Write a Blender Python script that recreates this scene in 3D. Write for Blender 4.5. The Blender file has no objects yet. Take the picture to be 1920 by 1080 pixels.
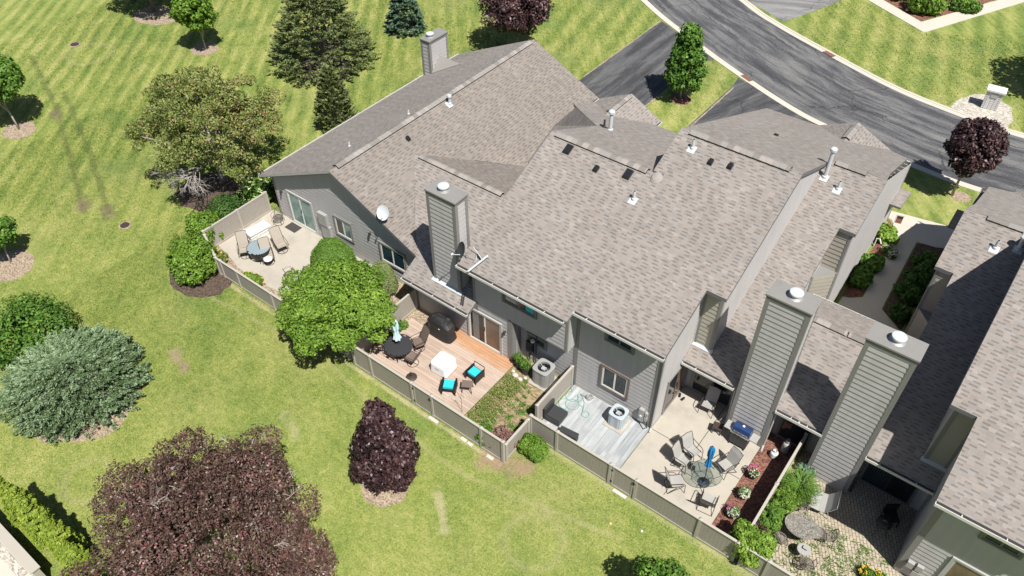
import bpy, bmesh, math, random
import numpy as np
from mathutils import Vector, Matrix

# ------------------------------------------------------------------ camera, sky, sun
scn = bpy.context.scene
COL = scn.collection
cam_d = bpy.data.cameras.new('camera')
cam = bpy.data.objects.new('camera', cam_d)
COL.objects.link(cam)
_p, _y, _r = math.radians(44.476), math.radians(-37.6166), math.radians(-0.3914)
fw = Vector((math.sin(_y)*math.cos(_p), math.cos(_y)*math.cos(_p), -math.sin(_p)))
rt = Vector((math.cos(_y), -math.sin(_y), 0)); up = rt.cross(fw)
rt, up = math.cos(_r)*rt+math.sin(_r)*up, -math.sin(_r)*rt+math.cos(_r)*up
M = Matrix((rt, up, -fw)).transposed().to_4x4(); M.translation = Vector((0, 0, 27))
cam.matrix_world = M
cam_d.sensor_width = 36; cam_d.lens = 36*1460.5/1920
cam_d.clip_start = .5; cam_d.clip_end = 3000
scn.camera = cam
scn.view_settings.view_transform = 'Standard'
scn.view_settings.look = 'None'
scn.view_settings.gamma = 1
scn.view_settings.use_curve_mapping = False
scn.view_settings.exposure = 0.5
sun_from = Vector((.535, -.25, 1)).normalized()
world = bpy.data.worlds.new('World'); scn.world = world; world.use_nodes = True
wn = world.node_tree; wn.nodes.clear()
wo = wn.nodes.new('ShaderNodeOutputWorld'); wb = wn.nodes.new('ShaderNodeBackground'); sk = wn.nodes.new('ShaderNodeTexSky')
sk.sky_type = 'NISHITA'; sk.sun_disc = False
sk.sun_elevation = math.asin(sun_from.z); sk.sun_rotation = math.atan2(sun_from.x, sun_from.y)
wb.inputs['Strength'].default_value = .05
wn.links.new(sk.outputs[0], wb.inputs['Color']); wn.links.new(wb.outputs[0], wo.inputs['Surface'])
sl = bpy.data.lights.new('sun', 'SUN'); sl.energy = 5; sl.angle = math.radians(.53); sl.color = (1, .965, .9)
so = bpy.data.objects.new('sun', sl); COL.objects.link(so)
so.rotation_euler = sun_from.to_track_quat('Z', 'Y').to_euler(); so.location = (0, 0, 60)

# ------------------------------------------------------------------ node helper and materials
MATS = {}
class NT:
    def __init__(s, name):
        s.m = bpy.data.materials.new(name); s.m.use_nodes = True
        s.t = s.m.node_tree; s.t.nodes.clear()
        s.out = s.t.nodes.new('ShaderNodeOutputMaterial'); MATS[name] = s.m
    def n(s, kind, ins=None, **props):
        nd = s.t.nodes.new('ShaderNode'+kind)
        for k, v in props.items(): setattr(nd, k, v)
        for k, v in (ins or {}).items(): s.put(nd.inputs[k], v)
        return nd
    def put(s, sock, v):
        if isinstance(v, bpy.types.NodeSocket): s.t.links.new(v, sock)
        elif isinstance(v, (tuple, list)):
            sock.default_value = tuple(v)+(1,) if len(sock.default_value) == 4 and len(v) == 3 else v
        else: sock.default_value = v
    def m_(s, op, a, b=0., c=0., clamp=False):
        return s.n('Math', {0: a, 1: b, 2: c}, operation=op, use_clamp=clamp).outputs[0]
    def v_(s, op, a, b=(0, 0, 0)):
        nd = s.n('VectorMath', {0: a, 1: b}, operation=op)
        return nd.outputs['Value'] if op in ('DOT_PRODUCT', 'LENGTH', 'DISTANCE') else nd.outputs[0]
    def mix(s, f, a, b, bt='MIX'):
        nd = s.n('Mix', data_type='RGBA', blend_type=bt); s.put(nd.inputs[0], f); s.put(nd.inputs[6], a); s.put(nd.inputs[7], b)
        return nd.outputs[2]
    def noise(s, vec, sc, det=3, rough=.55):
        return s.n('TexNoise', {'Vector': vec, 'Scale': sc, 'Detail': det, 'Roughness': rough}).outputs[0]
    def ramp(s, f, stops, interp='LINEAR'):
        nd = s.n('ValToRGB', {0: f}); cr = nd.color_ramp; cr.interpolation = interp
        while len(cr.elements) < len(stops): cr.elements.new(.5)
        for e, (p, c) in zip(cr.elements, stops):
            e.position = p; e.color = (c, c, c, 1) if isinstance(c, (int, float)) else tuple(c)+(1,)
        return nd.outputs[0]
    def pos(s): return s.n('NewGeometry').outputs['Position']
    def obj(s): return s.n('TexCoord').outputs['Object']
    def uv(s): return s.n('TexCoord').outputs['UV']
    def xyz(s, v): return s.n('SeparateXYZ', {0: v}).outputs
    def comb(s, x, y, z=0.): return s.n('CombineXYZ', {0: x, 1: y, 2: z}).outputs[0]
    def bump(s, h, st=.3, d=.02): return s.n('Bump', {'Strength': st, 'Distance': d, 'Height': h}).outputs[0]
    def pbr(s, col, rough=.7, bump=None, **kw):
        ins = {'Base Color': col, 'Roughness': rough}
        for k, v in kw.items(): ins[k.replace('_', ' ')] = v
        p = s.n('BsdfPrincipled', ins)
        if bump is not None: s.put(p.inputs['Normal'], bump)
        s.t.links.new(p.outputs[0], s.out.inputs[0]); return s.m

def plain(name, col, rough=.6, var=.12, sc=6., metal=0., dirt=0., bm=0.):
    t = NT(name); P = t.obj()
    a = t.noise(P, sc, 4); b = t.noise(P, sc*7, 4, .7)
    f = t.m_('ADD', t.m_('MULTIPLY', a, .7), t.m_('MULTIPLY', b, .3))
    k = t.m_('ADD', t.m_('MULTIPLY', f, 2*var), 1-var)
    if name == 'siding': k = t.m_('MULTIPLY', k, t.m_('ADD', t.m_('MULTIPLY', t.noise(t.v_('MULTIPLY', P, (5., 5., .35)), 1., 4, .6), .34), .83))
    c = t.n('VectorMath', {0: tuple(col), 'Scale': k}, operation='SCALE').outputs[0]
    if dirt:
        d = t.ramp(t.noise(P, sc*.35, 5, .65), [(.5, 0.), (.72, dirt)])
        c = t.mix(d, c, tuple(x*.5 for x in col))
    return t.pbr(c, rough, t.bump(b, .4, bm) if bm else None, Metallic=metal)

def shingle(name, tint, dark=.66, pale=1.15):
    t = NT(name); u, v, _ = t.xyz(t.uv())
    R = .145
    vr = t.m_('DIVIDE', v, R); row = t.m_('FLOOR', vr); fv = t.m_('FRACT', vr)
    off = t.m_('MULTIPLY', t.n('TexWhiteNoise', {'W': row}, noise_dimensions='1D').outputs[0], 7.)
    cu = t.m_('ADD', t.m_('DIVIDE', u, .46), off)
    cell = t.m_('FLOOR', cu); fu = t.m_('FRACT', cu)
    wn = t.n('TexWhiteNoise', {'Vector': t.comb(cell, row)}, noise_dimensions='2D')
    r1 = wn.outputs[0]; r2 = t.xyz(wn.outputs[1])[1]; r3 = t.xyz(wn.outputs[1])[2]
    w = t.m_('ADD', t.m_('MULTIPLY', r1, .2), .4)
    dash = t.m_('MULTIPLY', t.m_('LESS_THAN', fu, w), t.m_('MULTIPLY', t.m_('LESS_THAN', fv, .44), t.m_('GREATER_THAN', fv, .04)))
    dash = t.m_('MULTIPLY', dash, t.m_('GREATER_THAN', r3, .1))
    c2 = t.m_('FLOOR', t.m_('ADD', t.m_('DIVIDE', u, .24), t.m_('MULTIPLY', off, 3.7)))
    wn2 = t.n('TexWhiteNoise', {'Vector': t.comb(c2, row)}, noise_dimensions='2D')
    g = t.ramp(wn2.outputs[0], [(0, .88), (.5, 1.), (.93, 1.06), (.96, pale), (1, pale)])
    hue = t.mix(t.xyz(wn2.outputs[1])[1], tuple(tint), (tint[0]*1.04, tint[1]*.98, tint[2]*.94))
    base = t.mix(1., hue, g, 'MULTIPLY')
    P = t.pos()
    grit = t.m_('ADD', t.m_('MULTIPLY', t.noise(P, 60., 2), .3), .85)
    big = t.m_('MULTIPLY', t.m_('ADD', t.m_('MULTIPLY', t.noise(P, .35, 4, .6), .3), .85), t.m_('ADD', t.m_('MULTIPLY', t.noise(t.comb(t.m_('MULTIPLY', u, 1.6), t.m_('MULTIPLY', v, .16)), 1., 4, .6), .26), .87))
    base = t.n('VectorMath', {0: base, 'Scale': t.m_('MULTIPLY', grit, big)}, operation='SCALE').outputs[0]
    dk = t.n('VectorMath', {0: base, 'Scale': dark}, operation='SCALE').outputs[0]
    c = t.mix(dash, base, dk)
    edge = t.m_('LESS_THAN', fv, .09)
    c = t.mix(t.m_('MULTIPLY', edge, .15), c, (.05, .045, .04))  # faint shadow line along each course's lower edge, painted into the colour
    h = t.m_('ADD', t.m_('MULTIPLY', fv, -1.), t.m_('MULTIPLY', dash, -.6))
    return t.pbr(c, .95, t.bump(h, .35, .012))

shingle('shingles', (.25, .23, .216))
shingle('shingles_dimmed', (.208, .188, .171))  # same shingles, colour darkened to offset the sunlight on the sun-facing slope
plain('shingle_cap_pale', (.30, .27, .25), .95, .1, 20)
plain('shingle_cap_dark', (.2, .18, .165), .95, .1, 20)
plain('shingle_cap_grey', (.25, .235, .22), .95, .1, 20)
plain('siding', (.42, .405, .40), .6, .07, 1.5, dirt=.12)
plain('siding_tan', (.36, .335, .28), .6, .07, 1.5)  # tan siding, a little darker than the main siding
plain('trim_grey', (.21, .205, .195), .6, .08, 3)
plain('trim_light', (.40, .395, .375), .55, .06, 3)
plain('fascia', (.14, .14, .145), .55, .1, 3)
plain('soffit', (.2, .2, .2), .7, .05, 3)
plain('gutter_white', (.6, .585, .55), .45, .12, 4, dirt=.25)
plain('gutter_inside', (.06, .05, .045), .9, .3, 10)
plain('cap_metal', (.235, .225, .215), .45, .1, 3, dirt=.2)
plain('galvanised', (.5, .5, .49), .38, .15, 8, metal=.6)
plain('white_metal', (.5, .53, .55), .35, .08, 5)
plain('white_plastic', (.68, .67, .64), .5, .05, 5)
plain('black', (.012, .012, .013), .5, .2, 10)
plain('dark_grey', (.035, .036, .04), .6, .2, 10)
plain('charcoal_fabric', (.03, .03, .033), .9, .25, 14)
plain('brown_metal', (.05, .037, .03), .5, .2, 10)
plain('bronze_frame', (.16, .12, .1), .5, .1, 6)
plain('white_frame', (.7, .68, .64), .5, .06, 6)
plain('interior_dark', (.03, .03, .03), .9, .3, 3)
plain('sling_tan', (.34, .30, .25), .85, .08, 9)
plain('sling_grey', (.33, .32, .30), .85, .08, 12)
plain('table_blue', (.25, .31, .345), .5, .1, 9)
plain('fence_tan', (.33, .30, .262), .6, .06, 2, dirt=.15)
plain('fence_trim', (.40, .37, .32), .6, .05, 3)
plain('concrete', (.40, .365, .31), .9, .13, 2.2, dirt=.38, bm=.004)
plain('concrete_pale', (.5, .465, .4), .9, .08, 2, dirt=.12, bm=.004)
plain('concrete_bright', (.5, .465, .40), .9, .06, 2, dirt=.08)
plain('turquoise', (.02, .48, .62), .8, .08, 10)
plain('umbrella_blue', (.01, .17, .38), .8, .15, 10)
plain('umbrella_pale', (.50, .70, .74), .8, .1, 10)
plain('terracotta', (.3, .13, .09), .8, .2, 8)
plain('hose_green', (.07, .32, .24), .5, .1, 10)
plain('bark', (.16, .13, .105), .9, .35, 12, bm=.02)
plain('bark_pale', (.38, .34, .3), .9, .3, 12, bm=.02)
plain('dead_wood', (.34, .31, .285), .9, .25, 12)
plain('rock', (.5, .47, .42), .9, .25, 5, bm=.03)
plain('rubber_mat', (.05, .045, .042), .9, .3, 30)
plain('utility_grey', (.33, .325, .31), .55, .08, 6)
plain('skylight_black', (.018, .019, .022), .25, .1, 6)
plain('reflection_blue_steel', (.05, .1, .26), .28, .15, 3, metal=.7)  # grill lid steel with its blue reflection put into the base colour
plain('stainless', (.55, .55, .55), .25, .1, 5, metal=.9)
plain('yellow', (.7, .52, .2), .7, .1, 8)
plain('ac_grey', (.30, .30, .29), .55, .06, 6)
plain('ac_blue', (.40, .45, .48), .55, .06, 6)
plain('cover_black', (.018, .018, .019), .55, .25, 5, bm=.03)
plain('cover_white', (.8, .8, .8), .7, .04, 5, bm=.02)
plain('iron', (.13, .115, .10), .6, .3, 14)

def glass(name, col, rough=.08):
    t = NT(name); P = t.pos()
    c = t.mix(t.ramp(t.noise(P, 1.3, 3), [(.35, 0.), (.65, 1.)]), tuple(c*.55 for c in col), tuple(col))
    return t.pbr(c, rough)
glass('glass_dark', (.03, .035, .04))
glass('glass_green', (.22, .34, .31))
glass('glass_warm', (.2, .14, .1))
glass('glass_teal', (.02, .05, .07))
t = NT('glass_clear')
gl_ = t.n('BsdfGlossy', {'Color': (.8, .85, .84, 1), 'Roughness': .03}); tp_ = t.n('BsdfTransparent', {'Color': (.86, .9, .89, 1)})
mx_ = t.n('MixShader', {0: .1, 1: tp_.outputs[0], 2: gl_.outputs[0]}); t.t.links.new(mx_.outputs[0], t.out.inputs[0])

# ------------------------------------------------------------------ mesh builder
XF = None          # optional point transform used while a mirrored house is being built
def mirror(p): return (-4.13-p[0], p[1], p[2])
class MB:
    def __init__(s): s.v = []; s.f = []; s.mi = []; s.uv = []; s.cur = 0
    def pt(s, p): s.v.append(tuple(p)); return len(s.v)-1
    def face(s, pts, uv=None):
        idx = [s.pt(p) for p in pts]; s.f.append(idx); s.mi.append(s.cur); s.uv.append(uv); return s
    def box(s, x0, y0, z0, x1, y1, z1, rz=0., c=None):
        if c is None: c = (0, 0)
        cs, sn = math.cos(rz), math.sin(rz)
        P = []
        for z in (z0, z1):
            for x, y in ((x0, y0), (x1, y0), (x1, y1), (x0, y1)):
                P.append(s.pt((c[0]+x*cs-y*sn, c[1]+x*sn+y*cs, z)) if rz or c != (0, 0) else s.pt((x, y, z)))
        for q in ((3, 2, 1, 0), (4, 5, 6, 7), (0, 1, 5, 4), (1, 2, 6, 5), (2, 3, 7, 6), (3, 0, 4, 7)):
            s.f.append([P[i] for i in q]); s.mi.append(s.cur); s.uv.append(None)
        return s
    def prism(s, poly, z0, z1, taper=1.):
        n = len(poly); cx = sum(p[0] for p in poly)/n; cy = sum(p[1] for p in poly)/n
        a = [s.pt((p[0], p[1], z0)) for p in poly]
        b = [s.pt((cx+(p[0]-cx)*taper, cy+(p[1]-cy)*taper, z1)) for p in poly]
        s.f.append(a[::-1]); s.f.append(b); s.mi += [s.cur]*2; s.uv += [None]*2
        for i in range(n):
            j = (i+1) % n; s.f.append([a[i], a[j], b[j], b[i]]); s.mi.append(s.cur); s.uv.append(None)
        return s
    def ring(s, cx, cy, z, r, n, ry=None):
        return [s.pt((cx+r*math.cos(2*math.pi*i/n), cy+(ry or r)*math.sin(2*math.pi*i/n), z)) for i in range(n)]
    def lathe(s, prof, c=(0, 0), n=20, cap0=True, cap1=True):
        rs = [s.ring(c[0], c[1], z, max(r, 1e-4), n) for r, z in prof]
        for a, b in zip(rs, rs[1:]):
            for i in range(n):
                j = (i+1) % n; s.f.append([a[i], a[j], b[j], b[i]]); s.mi.append(s.cur); s.uv.append(None)
        if cap0: s.f.append(rs[0][::-1]); s.mi.append(s.cur); s.uv.append(None)
        if cap1: s.f.append(rs[-1]); s.mi.append(s.cur); s.uv.append(None)
        return s
    def tube(s, pts, r, n=6, r1=None, closed=False):
        pts = [Vector(p) for p in pts]
        if closed: pts = pts+[pts[0]]
        m = len(pts); rings = []
        prev = None
        for i, p in enumerate(pts):
            if closed and (i == 0 or i == m-1): d = (pts[1]-pts[0]).normalized()+(pts[-1]-pts[-2]).normalized()
            else: d = (pts[min(i+1, m-1)]-pts[max(i-1, 0)])
            d = d.normalized() if d.length > 1e-9 else Vector((0, 0, 1))
            if prev is None: a = d.orthogonal().normalized()
            else:
                a = prev-d*prev.dot(d); a = a.normalized() if a.length > 1e-6 else d.orthogonal().normalized()
            prev = a; b = d.cross(a)
            rr = r if r1 is None else r+(r1-r)*i/(m-1)
            rings.append([s.pt(p+(a*math.cos(2*math.pi*k/n)+b*math.sin(2*math.pi*k/n))*rr) for k in range(n)])
        for A, B in zip(rings, rings[1:]):
            for k in range(n):
                j = (k+1) % n; s.f.append([A[k], A[j], B[j], B[k]]); s.mi.append(s.cur); s.uv.append(None)
        if not closed:
            s.f.append(rings[0][::-1]); s.f.append(rings[-1]); s.mi += [s.cur]*2; s.uv += [None]*2
        return s
    def ball(s, c, rx, ry=None, rz=None, n=12, m=8):
        ry = ry or rx; rz = rz or rx
        prof = [(math.sin(math.pi*k/m), -math.cos(math.pi*k/m)) for k in range(m+1)]
        rs = []
        for a, z in prof: rs.append(s.ring(c[0], c[1], c[2]+z*rz, max(a*rx, 1e-4), n, max(a*ry, 1e-4)))
        for a, b in zip(rs, rs[1:]):
            for i in range(n):
                j = (i+1) % n; s.f.append([a[i], a[j], b[j], b[i]]); s.mi.append(s.cur); s.uv.append(None)
        return s
    def sheet(s, rows, th=0.):
        """a grid of points; th > 0 gives it thickness along -z"""
        g = [[s.pt(p) for p in r] for r in rows]
        for A, B in zip(g, g[1:]):
            for i in range(len(A)-1):
                s.f.append([A[i], A[i+1], B[i+1], B[i]]); s.mi.append(s.cur); s.uv.append(None)
        if th:
            g2 = [[s.pt((p[0], p[1], p[2]-th)) for p in r] for r in rows]
            for A, B in zip(g2, g2[1:]):
                for i in range(len(A)-1):
                    s.f.append([B[i], B[i+1], A[i+1], A[i]]); s.mi.append(s.cur); s.uv.append(None)
            def side(a, b):
                for i in range(len(a)-1):
                    s.f.append([a[i], a[i+1], b[i+1], b[i]]); s.mi.append(s.cur); s.uv.append(None)
            side(g[0], g2[0]); side(g[-1], g2[-1]); side([r[0] for r in g], [r[0] for r in g2]); side([r[-1] for r in g], [r[-1] for r in g2])
        return s
    def build(s, name, mats, parent=None, smooth=False, label=None, fixn=True, world=None):
        me = bpy.data.meshes.new(name)
        V = s.v if XF is None else [XF(p) for p in s.v]
        me.from_pydata(V, [], s.f)
        if isinstance(mats, str): mats = [mats]
        for m in mats: me.materials.append(MATS[m])
        me.polygons.foreach_set('material_index', s.mi)
        if any(u is not None for u in s.uv):
            L = me.uv_layers.new(name='UVMap').data; k = 0
            for f, u in zip(s.f, s.uv):
                for i in range(len(f)):
                    L[k].uv = u[i] if u else (0, 0); k += 1
        if smooth: me.polygons.foreach_set('use_smooth', [True]*len(s.f))
        if fixn:
            b = bmesh.new(); b.from_mesh(me); bmesh.ops.recalc_face_normals(b, faces=b.faces); b.to_mesh(me); b.free()
        o = bpy.data.objects.new(name, me); COL.objects.link(o)
        if parent is not None:
            o.parent = parent
            if world or (world is None and parent.get('_w')): o.matrix_parent_inverse = base_of(parent).inverted()
            if parent.get('_w') and world is None: o['_w'] = 1
        if label: o['label'] = label
        return o
def base_of(o):
    m = Matrix.LocRotScale(o.location, o.rotation_euler, o.scale)
    return m if o.type == 'EMPTY' else (base_of(o.parent) @ o.matrix_parent_inverse @ m if o.parent else m)

def thing(name, label, cat, loc=(0, 0, 0), rz=0., group=None, w=False):
    o = bpy.data.objects.new(name, None); COL.objects.link(o); o.empty_display_size = .3
    if w and XF is not None: loc = XF(loc)
    o.location = loc; o.rotation_euler = (0, 0, rz); o['label'] = label; o['category'] = cat
    if group: o['group'] = group
    if w: o['_w'] = 1
    return o
def tag(o, label, cat, group=None, kind=None):
    o['label'] = label; o['category'] = cat
    if group: o['group'] = group
    if kind: o['kind'] = kind
    return o
def struct(o): o['kind'] = 'structure'; return o
def dup(root, loc, rz, label, group=None):
    r = root.copy(); COL.objects.link(r); r.location = loc; r.rotation_euler = (0, 0, rz); r['label'] = label
    if group: r['group'] = group
    for ch in list(root.children):
        c = ch.copy(); COL.objects.link(c); c.parent = r
        for g in ch.children:
            d = g.copy(); COL.objects.link(d); d.parent = c
    return r

# ------------------------------------------------------------------ house pieces
def clip(poly, z, keep_above):
    out = []
    for i in range(len(poly)):
        a, b = poly[i], poly[(i+1) % len(poly)]
        ia = (a[1] >= z) == keep_above; ib = (b[1] >= z) == keep_above
        if ia: out.append(a)
        if ia != ib:
            k = (z-a[1])/(b[1]-a[1]); out.append((a[0]+(b[0]-a[0])*k, z))
    return out
def siding(mb, O, sd, n, poly, pitch=.225, off=.024):
    """lap siding: each board stands proud at its lower edge and shades the one below it"""
    O, sd, n = Vector(O), Vector(sd), Vector(n); Z = Vector((0, 0, 1))
    z0 = min(p[1] for p in poly); z1 = max(p[1] for p in poly)
    k = math.floor(z0/pitch)
    def band(za, zb, da, db):
        q = clip(clip(poly, za, True), zb, False)
        if len(q) >= 3 and max(p[1] for p in q)-min(p[1] for p in q) > 1e-4: mb.face([O+sd*a+Z*b+n*(da+(db-da)*(b-za)/(zb-za)) for a, b in q])
    while k*pitch < z1-1e-6:
        zb = k*pitch
        band(zb, zb+pitch, off, 0)
        if z0 < zb < z1:
            e = [p[0] for p in clip(poly, zb, True) if abs(p[1]-zb) < 1e-4]
            if len(e) >= 2: mb.face([O+sd*min(e)+Z*zb, O+sd*max(e)+Z*zb, O+sd*max(e)+Z*zb+n*off, O+sd*min(e)+Z*zb+n*off])
        k += 1
def wallpiece(parent, O, sd, n, poly, corner=True, mat='siding', trim='trim_grey', pitch=.225, cw=.11, name='wall', label=None):
    mb = MB(); siding(mb, O, sd, n, poly, pitch)
    O, sd, n = Vector(O), Vector(sd), Vector(n)
    if corner:
        mb.cur = 1
        ss = [p[0] for p in poly]
        for e, w in ((min(ss), cw), (max(ss), -cw)):
            zs = sorted(p[1] for p in poly if abs(p[0]-e) < 1e-3)
            if len(zs) < 2: continue
            a, b = sorted((e, e+w)); z0, z1 = zs[0], zs[-1]
            P = [O+sd*s_+n*d+Vector((0, 0, z)) for z in (z0, z1) for s_, d in ((a, 0), (b, 0), (b, .034), (a, .034))]
            for q in ((3, 2, 1, 0), (4, 5, 6, 7), (0, 1, 5, 4), (1, 2, 6, 5), (2, 3, 7, 6), (3, 0, 4, 7)): mb.face([P[i] for i in q])
    o = mb.build(name, [mat, trim], parent, fixn=False)
    if label: o['label'] = label
    return o
def wbox(mb, O, sd, n, s0, s1, z0, z1, d0, d1):
    P = [O+sd*s_+n*d+Vector((0, 0, z)) for z in (z0, z1) for s_, d in ((s0, d0), (s1, d0), (s1, d1), (s0, d1))]
    for q in ((3, 2, 1, 0), (4, 5, 6, 7), (0, 1, 5, 4), (1, 2, 6, 5), (2, 3, 7, 6), (3, 0, 4, 7)): mb.face([P[i] for i in q])
def window(parent, O, sd, n, s0, s1, z0, z1, panes=2, frame='bronze_frame', gl='glass_dark', fw_=.07, name='window', outer='trim_grey', vals=None):
    O, sd, n = Vector(O), Vector(sd), Vector(n)
    f = MB(); c = .09
    for a, b, p, q in ((s0-c, s0, z0-c, z1+c), (s1, s1+c, z0-c, z1+c), (s0, s1, z1, z1+c), (s0, s1, z0-c, z0)): wbox(f, O, sd, n, a, b, p, q, -.01, .075)
    f.cur = 1
    for a, b, p, q in ((s0, s0+fw_, z0, z1), (s1-fw_, s1, z0, z1), (s0+fw_, s1-fw_, z1-fw_, z1), (s0+fw_, s1-fw_, z0, z0+fw_)): wbox(f, O, sd, n, a, b, p, q, -.01, .052)
    for k in range(1, panes):
        m = s0+(s1-s0)*k/panes; wbox(f, O, sd, n, m-.035, m+.035, z0+fw_, z1-fw_, -.01, .048)
    w = f.build(name, [outer, frame], parent, fixn=True)
    for k in range(panes):
        g = MB(); a = s0+(s1-s0)*k/panes+(.035 if k else fw_); b = s0+(s1-s0)*(k+1)/panes-(.035 if k < panes-1 else fw_)
        wbox(g, O, sd, n, a, b, z0+fw_, z1-fw_, .01, .03)
        g.build('pane', (vals or [gl]*panes)[k], w)
    return w
def roof_slab(parent, polys, zf, udir, th=.17, mat='shingles', name='roof', grade=None):
    """polys in plan; zf(x, y) the plane; udir 'x' or 'y' is the eave direction"""
    mb = MB()
    for poly in (polys if isinstance(polys[0][0], (tuple, list)) else [polys]):
        gx = zf(1, 0)-zf(0, 0); gy = zf(0, 1)-zf(0, 0)
        sgn = math.sqrt(1+gx*gx+gy*gy)
        top = [(x, y, zf(x, y)) for x, y in poly]
        if udir == 'x': uv = [(x, (y if gy > 0 else -y)*sgn) for x, y in poly]
        else: uv = [(y, (x if gx > 0 else -x)*sgn) for x, y in poly]
        mb.cur = 0; mb.face(top, uv)
        mb.cur = 1
        bot = [(x, y, z-th) for x, y, z in top]; mb.face(bot[::-1])
        for i in range(len(top)):
            j = (i+1) % len(top); mb.face([top[i], bot[i], bot[j], top[j]])
    return mb.build(name, [mat, 'fascia'], parent)
def gutter(parent, a, b, z, nrm, w=.11):
    """trough along a-b hung off the eave; nrm points away from the roof"""
    a, b = Vector((a[0], a[1], 0)), Vector((b[0], b[1], 0)); n = Vector((nrm[0], nrm[1], 0)); d = (b-a).normalized()
    mb = MB(); L = (b-a).length
    def bx(s0, s1, d0, d1, z0, z1): wbox(mb, a, d, n, s0, s1, z0, z1, d0, d1)
    bx(0, L, w-.014, w+.012, z-.11, z+.012); bx(0, .02, 0, w, z-.11, z); bx(L-.02, L, 0, w, z-.11, z); bx(0, L, .004, w-.014, z-.11, z-.09)
    k = .6
    while k < L: bx(k, k+.03, .004, w-.014, z-.01, z+.004); k += 1.3
    mb.cur = 1; bx(.02, L-.02, .006, w-.016, z-.088, z-.05)
    return mb.build('gutter', ['gutter_white', 'gutter_inside'], parent)
def ridge_vent(parent, p0, p1, slope, half=.17, seed=0):
    """raised ridge cap strip: shingle tabs over a dark vent"""
    p0, p1 = Vector(p0), Vector(p1); d = (p1-p0).normalized(); L = (p1-p0).length
    n = Vector((-d.y, d.x, 0)); rnd = random.Random(seed); mb = MB(); s = 0
    z = Vector((0, 0, 1)); up_ = .09
    while s < L-.02:
        e = min(L, s+.28); mb.cur = rnd.choice((0, 1, 2, 2))
        for sg in (1, -1):
            P = [p0+d*s+z*(up_+.012), p0+d*e+z*up_, p0+d*e+n*sg*half+z*(up_-half*slope), p0+d*s+n*sg*half+z*(up_+.012-half*slope)]
            mb.face(P); mb.face([P[3], P[2], P[2]-z*.018, P[3]-z*.018]); mb.face([P[0], P[3], P[3]-z*.02, P[0]-z*.02])
        s = e
    mb.cur = 3
    for sg in (1, -1):
        a = p0+d*.03+n*sg*(half-.02)+z*(up_-half*slope-.02); b = p1-d*.03+n*sg*(half-.02)+z*(up_-half*slope-.02)
        mb.face([a, b, b-z*.09, a-z*.09])
    for q in (p0, p1):
        mb.face([q+z*up_, q+n*half+z*(up_-half*slope), q+n*half+z*(-half*slope-.03), q-n*half+z*(-half*slope-.03), q-n*half+z*(up_-half*slope)])
    return mb.build('ridge_vent', ['shingle_cap_pale', 'shingle_cap_dark', 'shingle_cap_grey', 'black'], parent, fixn=False)
def chimney(parent, x0, x1, y0, y1, z0, zt, flue=(.5, .6), pitch=.235, zl=None, flash=None, fz=None):
    mb = MB(); zb = z0
    F = [((x0, y0, 0), (1, 0, 0), (0, -1, 0), x1-x0), ((x1, y0, 0), (0, 1, 0), (1, 0, 0), y1-y0), ((x1, y1, 0), (-1, 0, 0), (0, 1, 0), x1-x0), ((x0, y1, 0), (0, -1, 0), (-1, 0, 0), y1-y0)]
    for O, sd, n, w in F: siding(mb, O, sd, n, [(0, zb), (w, zb), (w, zt), (0, zt)], pitch)
    mb.cur = 1; c = .13
    for O, sd, n, w in F:
        O, sd, n = Vector(O), Vector(sd), Vector(n)
        wbox(mb, O, sd, n, -.0315, c, zb, zt, -.02, .032); wbox(mb, O, sd, n, w-c, w+.031, zb, zt, -.02, .0325); wbox(mb, O, sd, n, c, w-c, zt-.17, zt, -.02, .032)
    ch = mb.build('chimney', ['siding', 'trim_grey'], parent, fixn=False)
    o = .07; m = MB(); m.box(x0-o, y0-o, zt+.002, x1+o, y1+o, zt+.075); m.cur = 1; m.box(x0-o+.02, y0-o+.02, zt-.05, x1+o-.02, y1+o-.02, zt)
    m.build('chimney_cap', ['cap_metal', 'dark_grey'], ch)
    fx = x0+(x1-x0)*flue[0]; fy = y0+(y1-y0)*flue[1]; z = zt+.075
    f = MB(); f.lathe([(.27, z), (.27, z+.012), (.2, z+.04), (.17, z+.05), (.17, z+.1)], (fx, fy), 24)
    f.build('flue_collar', 'galvanised', ch, smooth=False)
    f = MB(); f.lathe([(.18, z+.1), (.18, z+.19)], (fx, fy), 24); f.cur = 1; f.lathe([(.235, z+.185), (.245, z+.2), (.235, z+.235), (.15, z+.25)], (fx, fy), 28)
    f.build('flue_cover', ['galvanised', 'white_metal'], ch)
    if flash:
        g = MB(); g.face(flash); g.build('flashing', 'white_metal', ch)
    return ch
def vent_pipe(parent, x, y, zr, h, r=.05, slope=(0, .45), flash=True, cap=False, mat='white_metal'):
    m = MB(); m.lathe([(r*1.5, zr-.05), (r*1.5, zr+.07), (r, zr+.1), (r, zr+h)], (x, y), 14)
    if cap: m.lathe([(r*1.1, zr+h-.04), (r*1.75, zr+h), (r*1.75, zr+h+.1), (r*1.2, zr+h+.14), (r*.5, zr+h+.15)], (x, y), 16)
    else: m.cur = 1; m.lathe([(r*.8, zr+h+.001), (r*.79, zr+h+.003)], (x, y), 12)
    if flash:
        m.cur = 0; w = .17
        m.face([(x+a, y+b, zr+slope[0]*a+slope[1]*b+.012) for a, b in ((-w, -w*1.3), (w, -w*1.3), (w, w*.6), (-w, w*.6))])
    return m.build('vent_pipe', [mat, 'black'], parent)
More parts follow.
